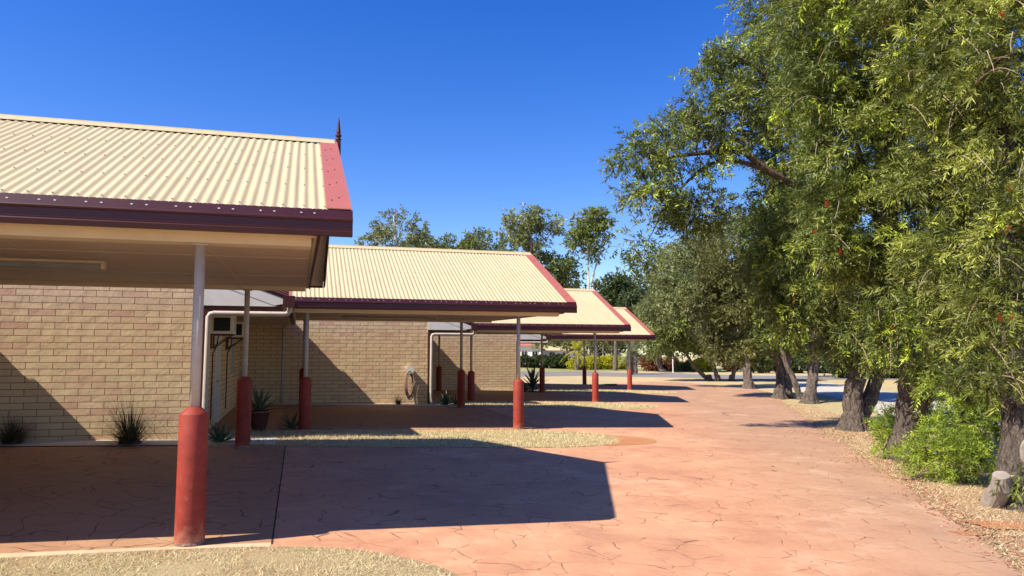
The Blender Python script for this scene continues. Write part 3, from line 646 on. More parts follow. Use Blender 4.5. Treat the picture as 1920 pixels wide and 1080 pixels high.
def crown(name, ells, parent, mat, seed, ncl, nsp, nl, slen, ll, lw, clr=.35, droop=.3, limebias=0, shell=.45, hang=0.0, origin=(0, 0, 0), voids=0):
    rng = np.random.default_rng(seed); n0 = ncl
    if voids: ncl = int(ncl * 1.7)
    cc, cd, idx = ell_pts(ells, ncl, rng, shell)
    if voids:      # break the outer shell into separate masses with gaps between them
        E_ = np.array(ells, float)[idx]; rad_ = np.linalg.norm((cc - E_[:, :3]) / E_[:, 3:6], axis=1); k = voids
        nz = np.sin(cc[:, 0] * k + 1.3 * np.sin(cc[:, 2] * k * .9)) + np.sin(cc[:, 1] * k * .9 + 2 + np.sin(cc[:, 0] * k * .6)) + np.sin(cc[:, 2] * k * 1.25 + 1.5 * np.sin(cc[:, 0] * k * .7 + 1))
        keep = (nz > .05) | ((rad_ < .62) & (rng.uniform(0, 1, ncl) < .35)); cc = cc[keep]; cd = cd[keep]; ncl = len(cc)
    n = ncl * nsp; C = np.repeat(cc, nsp, 0); off = rng.normal(0, 1, (n, 3)); off /= np.linalg.norm(off, axis=1, keepdims=True)
    rr = clr * rng.uniform(.2, 1, (n, 1)); C = C + off * rr * np.array([1, 1, .75]); C[:, 2] -= hang * rng.uniform(0, 1, n) ** 2
    D = off * .7 + np.repeat(cd, nsp, 0) * .7 + rng.normal(0, .45, (n, 3)); D[:, 2] -= droop; D /= np.linalg.norm(D, axis=1, keepdims=True)
    V = leaves(C, D, nl, slen, ll, lw, rng)
    ct = np.repeat(np.repeat(rng.normal(.42 + limebias, .20, ncl), nsp), nl); st = np.repeat(rng.normal(0, .13, n), nl); lf = rng.normal(0, .06, n * nl)
    lime = np.repeat(np.repeat((rng.uniform(0, 1, ncl) < .05 + limebias * .3).astype(float), nsp) * (rng.uniform(0, 1, n) < .6), nl)
    T = np.clip(ct + st + lf, 0, .86); T = np.where(lime > 0, np.clip(.93 + lf, 0, 1), T)
    return quads(name, V - np.array(origin), T, mat, parent), cc
def E(u, v, Y, rx, ry=None, rz=None):
    ry = ry or rx; rz = rz or rx; return (*at(u, v, Y), rx, ry, rz)
def limb(m, pts, r0, r1, n=13, jit=.10, mi=0, sub=7):
    pts = [Vector(p) for p in pts]; out = []
    for i in range(len(pts) - 1):
        p0, p1, p2, p3 = pts[max(i - 1, 0)], pts[i], pts[i + 1], pts[min(i + 2, len(pts) - 1)]
        for k in range(sub):
            t = k / sub; out.append(.5 * ((2 * p1) + (-p0 + p2) * t + (2 * p0 - 5 * p1 + 4 * p2 - p3) * t * t + (-p0 + 3 * p1 - 3 * p2 + p3) * t ** 3) + Vector((R.uniform(-1, 1), R.uniform(-1, 1), 0)) * r0 * .06)
    out.append(pts[-1]); q = len(out) - 1
    rad = [r0 + (r1 - r0) * (i / q) for i in range(q + 1)]
    m.tube(out, rad, n, mi, jit); return out
def flare(m, x, y, r, z0, h=.5, n=22):
    prof = [(r * 1.9, -.12), (r * 1.6, .0), (r * 1.32, .10), (r * 1.14, .22), (r * 1.0, .34), (r * .8, .42)]
    vs = []; fs = []
    for i, (rr, z) in enumerate(prof):
        for k in range(n):
            a = 2 * math.pi * k / n; lob = 1 + (.20 * math.sin(3 * a + 1) + .13 * math.sin(7 * a)) * (1 - i / 5) + R.uniform(-.04, .04); vs.append((x + rr * lob * math.cos(a), y + rr * lob * math.sin(a), z0 + z))
    for i in range(len(prof) - 1):
        for k in range(n): k2 = (k + 1) % n; fs.append((i * n + k, i * n + k2, (i + 1) * n + k2, (i + 1) * n + k))
    m.add(vs, fs)
def flower_mesh():
    rng = np.random.default_rng(5); n = 260; t = rng.uniform(-.05, .05, n); a = rng.uniform(0, 6.28, n)
    b = np.column_stack([np.zeros(n), np.zeros(n), t]); d = np.column_stack([np.cos(a), np.sin(a), rng.normal(.1, .2, n)]) * .028
    s = np.column_stack([-np.sin(a), np.cos(a), np.zeros(n)]) * .0022
    o = quads('flower', np.stack([b - s, b + s, b + d + s, b + d - s], 1), rng.uniform(0, 1, n), M['flower']); return o
FL = flower_mesh(); FLM = FL.data; bpy.data.objects.remove(FL)
def tree(name, base, label, ells, limbs, cat='tree', group='bottlebrush trees lining the drive', mat='lf_bottle', bark='bark', flowers=0, twig=True, fr=.2, seed=1, cname='crown', ntw=90, strands=0, **ck):
    bx, by = base; bz = G(bx, by)
    root = empty(name, (bx, by, bz), 0, label=label, cat=cat, group=group)
    o_, cc = crown(cname, ells, root, M[mat], seed, origin=(bx, by, bz), **ck)
    m = MB(); nodes = []
    for (pts, r0, r1) in limbs:
        nodes += limb(m, pts, r0, r1)[3:]
    if fr: flare(m, bx, by, limbs[0][1] * .99, bz)
    if twig and nodes:
        rs = random.Random(seed)
        for p in rs.sample([tuple(c) for c in cc], min(ntw, len(cc))):
            pv = Vector(p); q = min(nodes, key=lambda s: (s - pv).length + (.5 if s.z > pv.z else 0)); L = (pv - q).length
            if L < .15: continue
            mid = (q + pv) / 2 + Vector((rs.uniform(-.1, .1), rs.uniform(-.1, .1), .12)) * L
            m.tube([q, mid, pv], [max(.012, min(.05, .018 * L + .008)), .012 + .004 * L, .006], 5)
    m.v = [(x - bx, y - by, z - bz) for x, y, z in m.v]
    if strands:
        rs = random.Random(seed + 4); fr_ = sorted([tuple(c) for c in cc], key=lambda c: c[1])[:len(cc) * 2 // 3]
        for c in rs.sample(fr_, min(strands, len(fr_))):
            p = Vector(c) - Vector((bx, by, bz)); d = Vector((rs.uniform(-.5, .2), rs.uniform(-.7, -.1), rs.uniform(-.1, .5))); pts = [p]
            for q in range(6): d = (d + Vector((rs.uniform(-.15, .15), rs.uniform(-.15, .1), -.22))).normalized(); pts.append(pts[-1] + d * rs.uniform(.10, .17))
            m.tube(pts, [.009, .008, .007, .006, .005, .004, .002], 4, 1)
    m.build('trunk', [M[bark], M['twig']], root)
    if flowers:
        rs = random.Random(seed + 9); cl = [c for c in cc if c[1] < by + .3]
        for c in rs.sample(cl, min(flowers, len(cl))):
            f = bpy.data.objects.new('flower', FLM); COL.objects.link(f); f.parent = root
            dx = rs.uniform(-.3, .1); f.location = (c[0] - bx + dx, c[1] - by - .35, c[2] - bz + rs.uniform(-.2, .2)); f.rotation_euler = (rs.uniform(-1, 1), rs.uniform(-1, 1), 0); q_ = rs.uniform(.8, 1.1) * (1.5 if by > 15 else 1.15 if by > 11 else .8); f.scale = (q_, q_, q_)
    return root
P = lambda u, v, Y: at(u, v, Y)
# A: nearest tree at the right edge
ga = gnd(1908, 948); za = G(*ga)
tA = tree('bottlebrush_tree', ga, 'nearest bottlebrush tree with thick dark lopped trunk at the right edge',
     [E(1870, 90, 10.4, 1.5, 1.3, 1.2), E(1870, 130, 9.6, .75, .6, .8), E(1895, 290, 9.3, .5, .5, .6), E(1860, 690, 9.4, .32, .4, .42), E(1905, 740, 9.0, .22, .3, .35), E(1835, 760, 9.9, .3, .3, .3), E(1915, 860, 8.7, .14, .2, .3), E(1780, 480, 10.6, .6), E(1820, 600, 10.2, .42), E(1960, 330, 10.2, 1.2), E(1790, 10, 11, 1.3, 1.2, 1.2), E(1810, 330, 10.6, .85), E(1880, 450, 9.8, .75, .8, .7), E(1860, 585, 9.6, .42, .5, .4), E(1900, -200, 10.6, 1.8), E(1950, 610, 9.8, .5), E(1760, 190, 10.9, .8)],
     [([(ga[0], ga[1], za), P(1912, 800, 9.3), P(1905, 640, 9.6), P(1890, 420, 10), P(1880, 150, 10.4), P(1870, -120, 10.6)], .23, .07),
      ([P(1908, 760, 9.35), P(1940, 600, 9.8), P(1960, 350, 10.2)], .12, .04), ([P(1892, 480, 9.9), P(1830, 330, 10.5), P(1790, 120, 10.9)], .09, .03),
      ([(ga[0] + .35, ga[1] + .3, za), P(1935, 760, 9.5), P(1945, 520, 9.9)], .2, .08)],
     flowers=16, mat='lf_olive', seed=11, voids=5.2, strands=170, ncl=860, nsp=13, nl=20, slen=.26, ll=.11, lw=.019, clr=.25, droop=.35, fr=.24)
m = MB(); q0 = Vector(at(1878, 912, 8.9))
o0 = Vector((ga[0], ga[1], za))
m.tube([q0 + Vector((0, .2, -.25)) - o0, q0 - o0, q0 + Vector((-.03, -.05, .14)) - o0], [.13, .115, .09], 20, 0, .05); m.build('cut_stub', M['cutwood'], tA)
m = MB(); q1 = Vector(at(1907, 845, 9.15)); m.lathe([(.10, 0), (.09, .02), (.04, .03)], (0, 0, 0), 14, jit=.08)
rot = Matrix.Rotation(math.pi / 2, 3, 'X'); m.v = [tuple(rot @ Vector((p[0] * .6, p[1] * 1.5, p[2])) + q1 - o0 + Vector((-.02, -.17, 0))) for p in m.v]; m.build('branch_scar', M['cutwood'], tA)
# B: second, forked
gb = gnd(1692, 862); zb = G(*gb)
tB = tree('bottlebrush_tree', gb, 'bottlebrush tree with a forked grey trunk rising out of the lime saplings',
     [E(1665, 640, 12.7, .35, .45, .35), E(1720, 690, 12.6, .35, .4, .3), E(1790, 700, 12.2, .45, .4, .35), E(1640, 500, 13.0, .6), E(1600, 60, 13.2, 1.5, 1.4, 1.4), E(1660, 260, 12.8, 1.45, 1.3, 1.2), E(1600, 430, 13.3, 1.0, 1.1, .9), E(1700, 420, 12.6, .95), E(1690, 560, 12.4, .62, .7, .5), E(1650, -160, 13.3, 2.0), E(1760, 250, 12.8, 1.2), E(1750, 640, 12.0, .5, .6, .35), E(1640, 610, 12.9, .42), E(1540, 180, 13.6, .9), E(1800, 560, 12.2, .6)],
     [([(gb[0], gb[1], zb), P(1698, 780, 13.2), P(1702, 700, 13.1), P(1690, 560, 13), P(1670, 380, 13), P(1650, 120, 13.1), P(1640, -150, 13.2)], .19, .04),
      ([P(1698, 800, 13.2), P(1740, 735, 13.0), P(1800, 680, 12.7), P(1870, 632, 12.4), P(1920, 560, 12.3)], .17, .07),
      ([P(1690, 520, 13), P(1640, 400, 13.2), P(1590, 200, 13.4)], .10, .03), ([P(1820, 665, 12.6), P(1836, 560, 12.5), P(1800, 400, 12.6), P(1770, 220, 12.7)], .10, .03)],
     flowers=24, seed=12, voids=4.8, strands=170, ncl=1150, nsp=13, nl=18, slen=.28, ll=.12, lw=.023, clr=.27, droop=.35, fr=.26, limebias=.08)
# C: third, twin stems, wide canopy over the drive
gc = gnd(1600, 806); zc = G(*gc)
tC = tree('bottlebrush_tree', gc, 'bottlebrush tree with leaning twin trunk whose canopy reaches over the drive',
     [E(1570, 640, 18.3, .5, .6, .35), E(1510, 610, 18.6, .6), E(1640, 560, 18.4, .7), E(1420, 120, 18.5, 1.3, 1.4, 1.1), E(1370, 210, 18, 1.3, 1.3, .9), E(1290, 270, 17.5, 1.0, 1.1, .7), E(1200, 285, 17.2, .65, .8, .42), E(1215, 370, 17.2, .55, .7, .6), E(1310, 400, 17.5, .6, .8, .55), E(1500, 30, 18.8, 1.7), E(1510, 230, 18.6, 1.5), E(1500, 400, 18.6, 1.35, 1.3, 1.1), E(1540, 540, 18.4, 1.2, 1.2, .9), E(1470, 500, 18.8, .9), E(1600, -120, 19, 2.2), E(1330, 110, 18.3, .55, .7, .45), E(1600, 610, 18.2, .6, .7, .45), E(1190, 440, 17.2, .35, .5, .5)],
     [([(gc[0], gc[1], zc), P(1600, 740, 18.5), P(1612, 670, 18.5), P(1590, 560, 18.5), P(1550, 380, 18.5), P(1510, 200, 18.5), P(1500, 0, 18.6)], .26, .07),
      ([P(1608, 790, 18.6), P(1638, 730, 18.7), P(1655, 640, 18.8), P(1660, 480, 19), P(1640, 200, 19)], .20, .06),
      ([P(1540, 370, 18.5), P(1440, 320, 18.2), P(1390, 282, 18), P(1340, 285, 17.8), P(1290, 290, 17.5), P(1220, 300, 17.3)], .11, .03),
      ([P(1440, 320, 18.2), P(1360, 300, 18), P(1300, 330, 17.6), P(1240, 400, 17.3)], .06, .02), ([P(1600, 600, 18.5), P(1520, 480, 18.5), P(1490, 380, 18.6)], .1, .04), ([P(1500, 200, 18.5), P(1420, 130, 18.3), P(1360, 90, 18.3)], .07, .02)],
     flowers=18, mat='lf_bottle', seed=13, voids=4.0, strands=150, ncl=1250, nsp=12, nl=13, slen=.32, ll=.13, lw=.032, clr=.28, droop=.35, fr=.33, shell=.3, hang=.35, ntw=150)
# D: the clump of several stems further down
gd = gnd(1462, 747); zd = G(*gd)
tree('bottlebrush_tree', gd, 'leftmost tree of the far clump with slim upright stems and olive brown crown',
     [E(1395, 500, 32, 1.9, 1.9, 1.6), E(1420, 590, 31.5, 1.6, 1.7, 1.3), E(1350, 560, 32.5, 1.5, 1.6, 1.3), E(1450, 480, 32, 1.6), E(1370, 640, 32, .9, 1.2, .6)],
     [([(gd[0], gd[1], zd), P(1462, 690, 32), P(1440, 620, 32), P(1410, 500, 32)], .22, .08), ([(gd[0] + .4, gd[1] + .2, zd), P(1475, 690, 32), P(1480, 600, 32), P(1460, 460, 32)], .22, .08)],
     mat='lf_brown', seed=14, voids=3.0, ncl=620, nsp=11, nl=11, slen=.35, ll=.17, lw=.055, clr=.36, droop=.3, fr=.26, hang=.3, limebias=0)
gd2 = gnd(1518, 755); zd2 = G(*gd2)
tree('bottlebrush_tree', gd2, 'rightmost tree of the far clump with a leaning pale stem beside a thick trunk',
     [E(1490, 440, 29.5, 2.0, 2.0, 1.9), E(1540, 560, 29, 1.7, 1.7, 1.4), E(1470, 590, 29.5, 1.3), E(1580, 480, 29.5, 1.8), E(1540, 330, 30, 1.8), E(1450, 400, 30, 1.3)],
     [([(gd2[0], gd2[1], zd2), P(1525, 700, 29), P(1528, 620, 29), P(1530, 480, 29.3), P(1530, 350, 29.5)], .23, .08), ([P(1500, 748, 29), P(1488, 710, 29.1), P(1470, 670, 29.2), P(1465, 590, 29.3)], .13, .06)],
     mat='lf_bottle', seed=15, voids=3.0, ncl=850, nsp=11, nl=11, slen=.34, ll=.17, lw=.05, clr=.36, droop=.3, fr=.34, hang=.2)
# big olive crown behind the clump
tree('bottlebrush_tree', (12.6, 40), 'rounded olive tree behind the clump left of the drive edge',
     [E(1300, 520, 41, 2.2, 2.4, 2.0), E(1360, 450, 41, 2.0, 2, 1.6), E(1260, 560, 41, 1.5, 1.8, 1.3), E(1350, 590, 41, 1.8), E(1310, 460, 42, 1.3)],
     [([(12.6, 40, G(12.6, 40)), P(1395, 650, 40.5), P(1370, 560, 41), P(1340, 480, 41)], .25, .09)],
     mat='lf_gum', seed=16, voids=2.4, ncl=520, nsp=11, nl=11, slen=.4, ll=.17, lw=.055, clr=.5, droop=.3, fr=.3, hang=.3)
# E: two low leaning trees at the end of the drive
for px, Y, ls, lab, sd_ in (((1330, 713.5), 52, [(1328, 714), (1305, 690), (1290, 668), (1268, 620)], 'small tree with a slanting stem at the end of the drive', 17),
                        ((1346, 714), 53, [(1346, 714), (1338, 685), (1328, 650), (1320, 600)], 'small dark stemmed tree beside the slanting one at the drive end', 18),
                        ((1372, 714), 54, [(1370, 714), (1378, 690), (1386, 670), (1400, 620)], 'small tree leaning right at the end of the drive', 19)):
    bx, by = gnd(*px); Y = by
    es = {17: [E(1255, 600, Y, 2.2, 2.5, 1.9), E(1300, 620, Y, 2.0, 2.3, 1.6), E(1240, 645, Y, 1.3, 1.6, .9)], 18: [E(1330, 600, Y, 2.2, 2.4, 2.0), E(1310, 560, Y, 1.9), E(1345, 650, Y, 1.3, 1.5, .9)], 19: [E(1395, 620, Y, 2.0, 2.2, 1.7), E(1430, 640, Y, 1.6), E(1385, 575, Y, 1.8)]}[sd_]
    tree('small_tree', (bx, by), lab, es, [([(bx, by, G(bx, by))] + [P(u, v, Y) for u, v in ls[1:]], .16, .06)], group='small trees at the end of the drive', mat='lf_grey', seed=sd_, ncl=380, nsp=10, nl=10, slen=.42, ll=.2, lw=.07, clr=.5, droop=.25, fr=.18, shell=.3)
# lime saplings around tree B
for i, (px, es, lab) in enumerate((((1800, 905), [E(1800, 800, 11.2, .55, .5, .30), E(1760, 850, 10.9, .50, .45, .26), E(1835, 850, 10.8, .42, .4, .30), E(1790, 730, 11.4, .32, .4, .22), E(1850, 770, 11, .3, .3, .3)], 'lime green bushy sapling between the two nearest trunks'),
                                   ((1672, 842), [E(1680, 800, 13.8, .38, .35, .22), E(1665, 840, 13.4, .25, .25, .14), E(1735, 790, 13.6, .3, .3, .2)], 'small lime sapling around the base of the forked trunk'))):
    bx, by = gnd(*px); z = G(bx, by)
    tree('sapling', (bx, by), lab, es, [([(bx, by, z), (bx - .05, by, z + .4), (es[0][0], es[0][1], es[0][2])], .025, .01), ([(bx + .1, by, z), (bx + .12, by, z + .4), (es[1][0], es[1][1], es[1][2] + .1)], .02, .01), ([(bx + .2, by - .05, z), (bx + .22, by, z + .5), (es[2][0], es[2][1], es[2][2] + .2)], .02, .01)],
         cat='sapling', group='lime saplings in the verge', mat='lf_lime', seed=30 + i, ncl=(110, 50)[i], nsp=11, nl=22, slen=.20, ll=.075, lw=.013, clr=.17, droop=-.15, fr=0, ntw=30, shell=.2)

# ------------------------------------------------------------------ background vegetation
def bgtree(name, u0, Y, label, ells, group, mat, seed, ncl, trunks, bark='bark', Yn=None, **k):
    if Yn:      # stand it farther back at the matching size
        q = Yn / Y; ells = [(e[0] * q, e[1] * q, CAM_H + (e[2] - CAM_H) * q, e[3] * q, e[4] * q, e[5] * q) for e in ells]; Y = Yn
        k.update(slen=.7 * q, ll=.45 * q, lw=.16 * q, clr=.62 * q)
    bx = at(u0, 600, Y)[0]
    ncl = int(ncl * (.72 if mat != 'lf_dark' else 1)); kw = dict(nsp=9, nl=8, slen=.7, ll=.45, lw=.16, clr=.62, droop=.3, shell=.25, hang=.4); kw.update(k)
    tree(name, (bx, Y), label, ells, [([(bx, Y, G(bx, Y))] + [at(u, v, Y) for u, v in tr], r, r * .3) for tr, r in trunks], group=group, mat=mat, seed=seed, ncl=ncl, bark=bark, fr=0, ntw=60, **kw)
BGG = 'trees beyond the motel roofs'
bgtree('gum_tree', 745, 92, 'wispy grey gum tree above the left part of the second roof', [E(745, 425, 92, 2.6, 3, 2.2), E(720, 445, 92, 2.0), E(785, 440, 92, 2.0, 2, 1.6), E(700, 462, 92, 1.6), E(800, 465, 92, 2)], BGG, 'lf_gum', 41, 120, [([(748, 500), (742, 440), (738, 405)], .25), ([(752, 480), (780, 430)], .15)], 'bark_pale')
bgtree('gum_tree', 850, 96, 'low bushy tree row peeping over the second roof ridge', [E(820, 470, 96, 2, 3, 1.5), E(860, 460, 96, 2.4, 3, 1.5), E(905, 462, 96, 2.6, 3, 1.9), E(935, 465, 96, 1.8)], BGG, 'lf_grey', 42, 140, [([(860, 500), (860, 460)], .3)])
bgtree('gum_tree', 1000, 90, 'tall open gum tree right above the end of the second roof ridge', [E(965, 425, 90, 1.9, 2.5, 1.7), E(990, 410, 90, 2.0, 2.5, 1.2), E(1000, 440, 90, 1.6, 2, 1.8), E(1045, 418, 90, 1.0, 1.5, .9), E(975, 460, 90, 2.0), E(1020, 410, 90, 1.1), E(1010, 465, 90, 1.4, 2, 1)], BGG, 'lf_gum', 43, 150, [([(1003, 520), (1000, 460), (985, 410)], .22), ([(1003, 500), (1025, 450), (1045, 415)], .16)], 'bark_pale', Yn=134)
bgtree('gum_tree', 1035, 84, 'leafy dark green tree in the gap right of the second ridge', [E(1045, 500, 84, 1.8, 2.4, 1.7), E(1070, 510, 84, 1.6), E(1030, 530, 84, 2.2)], BGG, 'lf_grey', 44, 110, [([(1050, 600), (1050, 510)], .25)], Yn=136)
bgtree('gum_tree', 1103, 80, 'tall white trunked gum tree standing alone above the third roof', [E(1100, 420, 80, 1.5, 2, 1.1), E(1090, 450, 80, 1.5, 2, 1.2), E(1120, 410, 80, 1.3, 2, .9), E(1112, 470, 80, .9), E(1130, 440, 80, .8, 1, .6), E(1162, 463, 80, .45, .5, .35)], BGG, 'lf_grey', 45, 110, [([(1104, 560), (1103, 500), (1101, 440), (1105, 410)], .17), ([(1108, 540), (1124, 480), (1132, 430)], .16), ([(1116, 500), (1140, 465), (1162, 463)], .08)], 'bark_pale', Yn=112)
bgtree('dark_tree', 1152, 86, 'dense dark tree above the third roof near its finial', [E(1155, 530, 86, 1.9, 2.4, 1.6), E(1145, 555, 86, 2.2), E(1175, 570, 86, 2.2)], BGG, 'lf_dark', 46, 110, [([(1155, 640), (1155, 540)], .3)])
bgtree('dark_tree', 1240, 78, 'dark leafy tree behind the farthest roof', [E(1215, 560, 78, 2.4), E(1190, 590, 78, 2.2), E(1240, 600, 78, 2.4), E(1255, 560, 78, 2.2)], BGG, 'lf_dark', 47, 150, [([(1230, 660), (1230, 570)], .3)])
bgtree('gum_tree', 1250, 88, 'grey green gum tree right of the farthest roof', [E(1205, 530, 88, 1.8), E(1235, 510, 88, 2.4, 3, 2.0), E(1280, 480, 88, 2.6, 3, 2.2), E(1300, 520, 88, 3), E(1250, 550, 88, 2.4)], BGG, 'lf_gum', 48, 190, [([(1260, 640), (1255, 540), (1250, 500)], .3), ([(1262, 600), (1285, 500)], .2)], 'bark_pale')
bgtree('dark_tree', 1600, 62, 'dark tree mass behind the pale path', [E(1560, 600, 62, 3.2, 3, 2.4), E(1640, 600, 62, 3.2, 3, 2.4), E(1600, 520, 62, 3.4), E(1530, 500, 62, 3), E(1650, 660, 62, 2, 2, 1.3), E(1550, 660, 62, 2, 2, 1.3)], 'dark trees beyond the pale path', 'lf_dark', 49, 260, [([(1600, 660), (1600, 560)], .35)])
bgtree('dark_tree', 1800, 50, 'dark tree mass seen through the gaps of the nearest trees', [E(1720, 590, 50, 2.8), E(1800, 600, 50, 2.8), E(1890, 590, 50, 2.8), E(1760, 500, 50, 3), E(1860, 500, 50, 3), E(1720, 660, 50, 1.6, 2, 1.2), E(1840, 660, 50, 2, 2, 1.2)], 'dark trees beyond the pale path', 'lf_dark', 50, 260, [([(1800, 660), (1800, 560)], .35)])
bgtree('dark_tree', 1460, 84, 'dark green tree behind the far clump of stems', [E(1440, 600, 84, 3.5, 3, 3), E(1500, 610, 84, 3.5, 3, 3), E(1400, 640, 84, 2.4, 3, 1.6), E(1470, 560, 84, 3)], 'dark trees beyond the pale path', 'lf_dark', 51, 200, [([(1460, 670), (1460, 600)], .35)])
gs = at(1862, 690, 16)
tree('shrub', (gs[0], 16), 'pale grey green shrub behind the nearest trunks', [(*at(1862, 680, 16), .55, .5, .45), (*at(1835, 730, 16), .4, .4, .4), (*at(1885, 735, 16), .5, .4, .45)], [([(gs[0], 16, G(gs[0], 16)), at(1862, 690, 16)], .04, .02)], cat='shrub', group=None, mat='lf_gum', seed=52, ncl=60, nsp=9, nl=12, slen=.2, ll=.06, lw=.028, clr=.18, droop=0, fr=0, ntw=20, shell=.3)
# white slim trunks behind the yellow hedge
for i, (u, yb, r) in enumerate(((1120, 112, .13), (1132, 112, .16), (1139, 114, .15), (1146, 112, .12), (1158, 116, .14), (1106, 114, .14))):
    bx, by = gnd(u, 688) ; s = yb / by; bx *= s; by = yb
    tree('gum_sapling', (bx, by), 'slim pale trunked gum tree behind the yellow hedge', [E(u + R.uniform(-4, 4), 622, by, 1.7, 2, 1.8), E(u + R.uniform(-6, 6), 640, by, 1.1, 1.5, .9)], [([(bx, by, G(bx, by)), at(u + R.uniform(-2, 2), 660, by), at(u + R.uniform(-5, 5), 620, by)], r, r * .5)],
         group='slim gum trees behind the yellow hedge', mat='lf_gum', bark='bark_pale', seed=60 + i, ncl=34, nsp=8, nl=8, slen=.6, ll=.35, lw=.15, clr=.7, droop=.3, fr=0, ntw=12, shell=.2)
bgtree('gum_tree', 1060, 118, 'pale leafed tree in front of the distant white houses', [E(1035, 640, 112, 2.2, 2, 1.1), E(1060, 650, 112, 1.8, 2, .9), E(1090, 635, 112, 2.4), E(1020, 625, 112, 2)], BGG, 'lf_gum', 53, 90, [([(1062, 660), (1060, 640)], .15)], nl=8)
bgtree('dark_tree', 1100, 130, 'distant dark tree row closing the view under the roofs', [E(u, v, 135, 5, 4, 3.6) for u in range(960, 1240, 38) for v in (640, 605)], BGG, 'lf_dark', 54, 320, [([(1100, 660), (1100, 620)], .3)], clr=1.4, ll=.6, lw=.3)
# hedges: soft boxes of leaves
def hedge(name, u0, u1, vt, vb, Y, mat, label, seed, cat='hedge', group=None, n=90, depth=1.2, ll=.16, lw=.10):
    xa, _, zt = at(u0, vt, Y); xb = at(u1, vt, Y)[0]; zb = G((xa + xb) / 2, Y); cx = (xa + xb) / 2
    root = empty(name, (cx, Y, zb), 0, label=label, cat=cat, group=group)
    k = max(1, int((xb - xa) / (1.1 * (zt - zb)))); es = []
    for i in range(k):
        c = xa + (i + .5) * (xb - xa) / k; h = (zt - zb) / 2 * (1 + .07 * math.sin(i * 2.3)); es.append((c, Y, zb + h, (xb - xa) / k * .62, depth * .5, h * 1.02))
    o, cc = crown('foliage', es, root, M[mat], seed, int(n * 1.5), 9, 9, .22, ll, lw, clr=.28, droop=-.2, shell=.6, origin=(cx, Y, zb), limebias=.28 if mat == 'lf_yellow' else 0)
    m = MB()
    for e in es: m.tube([(e[0] - cx, 0, 0), (e[0] - cx + .05, 0, e[2] - zb)], [.05, .03], 6)
    m.build('stem', M['bark'], root)
hedge('hedge', 1098, 1180, 670, 693, 92, 'lf_yellow', 'bright yellow green clipped hedge beyond the road', 70, group=None, n=260, depth=2)
hedge('hedge', 972, 1028, 668, 690, 96, 'lf_dark', 'dark green hedge in front of the white house', 71, n=160, depth=2)
hedge('hedge', 1024, 1072, 667, 690, 95, 'lf_dark', 'dark green hedge left of the yellow hedge', 72, n=160, depth=2)
hedge('shrub', 1068, 1098, 674, 693, 90, 'lf_yellow', 'loose yellow green shrub at the left end of the yellow hedge', 73, cat='shrub', n=60)
hedge('shrub', 1207, 1240, 668, 694, 84, 'lf_red', 'rounded red leaved shrub right of the palm', 74, cat='shrub', n=110, depth=2)
hedge('shrub', 1250, 1270, 671, 695, 84, 'lf_red', 'narrow dark red shrub behind the thin white pole', 75, cat='shrub', n=70, depth=1.5)
hedge('shrub', 1272, 1300, 680, 696, 82, 'lf_grey', 'low olive green shrub right of the narrow red one', 76, cat='shrub', n=60, depth=1.5)
hedge('shrub', 1304, 1330, 674, 697, 80, 'lf_yellow', 'yellow green shrub between the slanting stems', 77, cat='shrub', n=70, depth=1.5)
hedge('shrub', 1360, 1384, 671, 694, 82, 'lf_red', 'bright red shrub behind the rightmost small tree', 78, cat='shrub', n=70, depth=1.5)
hedge('hedge', 1395, 1570, 656, 693, 74, 'lf_dark', 'dark shrub row between the far stems and the road end', 85, n=260, depth=2, ll=.2, lw=.12)
hedge('hedge', 1560, 1780, 655, 700, 58, 'lf_dark', 'dark low hedge closing the view behind the pale path', 79, n=420, depth=2, ll=.14, lw=.08)

# palms with shaggy trunks
def palm(u, vb, vt, Y, label, sd_, R_=1.5):
    rng = random.Random(sd_); bx, by = gnd(u, vb); z = G(bx, by); h = (vb - vt) / F_PX * by
    root = empty('palm', (bx, by, z), 0, label=label, cat='palm', group='short palms beyond the carports')
    m = MB(); m.lathe([(.28, -.1), (.30, .3), (.25, .7), (.30, h * .5), (.36, h * .8), (.25, h)], (0, 0, 0), 12, jit=.12)
    for i in range(90):
        a = rng.uniform(0, 6.28); zz = rng.uniform(.2, h); r = .28
        m.tube([(r * math.cos(a), r * math.sin(a), zz), ((r + .2) * math.cos(a), (r + .2) * math.sin(a), zz + .2)], [.035, .008], 4)
    m.build('trunk', M['bark'], root)
    nr = np.random.default_rng(sd_); V = []
    for i in range(34):
        a = rng.uniform(0, 6.28); el = rng.uniform(-.25, 1.35); L = R_ * rng.uniform(.8, 1.2)
        p = np.array([0, 0, h * .95]); d = np.array([math.cos(a) * math.cos(el), math.sin(a) * math.cos(el), math.sin(el)])
        for s in range(10):
            p2 = p + d * L / 10; d = d + np.array([0, 0, -.13]); d /= np.linalg.norm(d); sv = np.cross(d, [0, 0, 1]); sv /= np.linalg.norm(sv) + 1e-6
            V.append([p, p + sv * .015, p2 + sv * .015, p2]);
            for k in range(3):
                q = p + (p2 - p) * k / 3
                for sg in (-1, 1):
                    tip = q + (sv * sg * .9 + d * .6 + np.array([0, 0, -.35])) * .34 * (1 - s / 14); V.append([q, q + d * .025, tip, tip - d * .01])
            p = p2
    V = np.array(V); quads('fronds', V, nr.uniform(.2, 1, len(V)), M['lf_gum'] if sd_ != 82 else M['lf_yellow'], root)
palm(1182, 702, 662, 60, 'palm with a shaggy dark trunk beyond the farthest carport post', 81, 2.0)
palm(1082, 694, 655, 60, 'palm with drooping fronds left of the yellow hedge', 82, 2.4)
palm(1190, 700, 600, 60, 'taller dark palm rising behind the farthest roof', 83, 2.6)

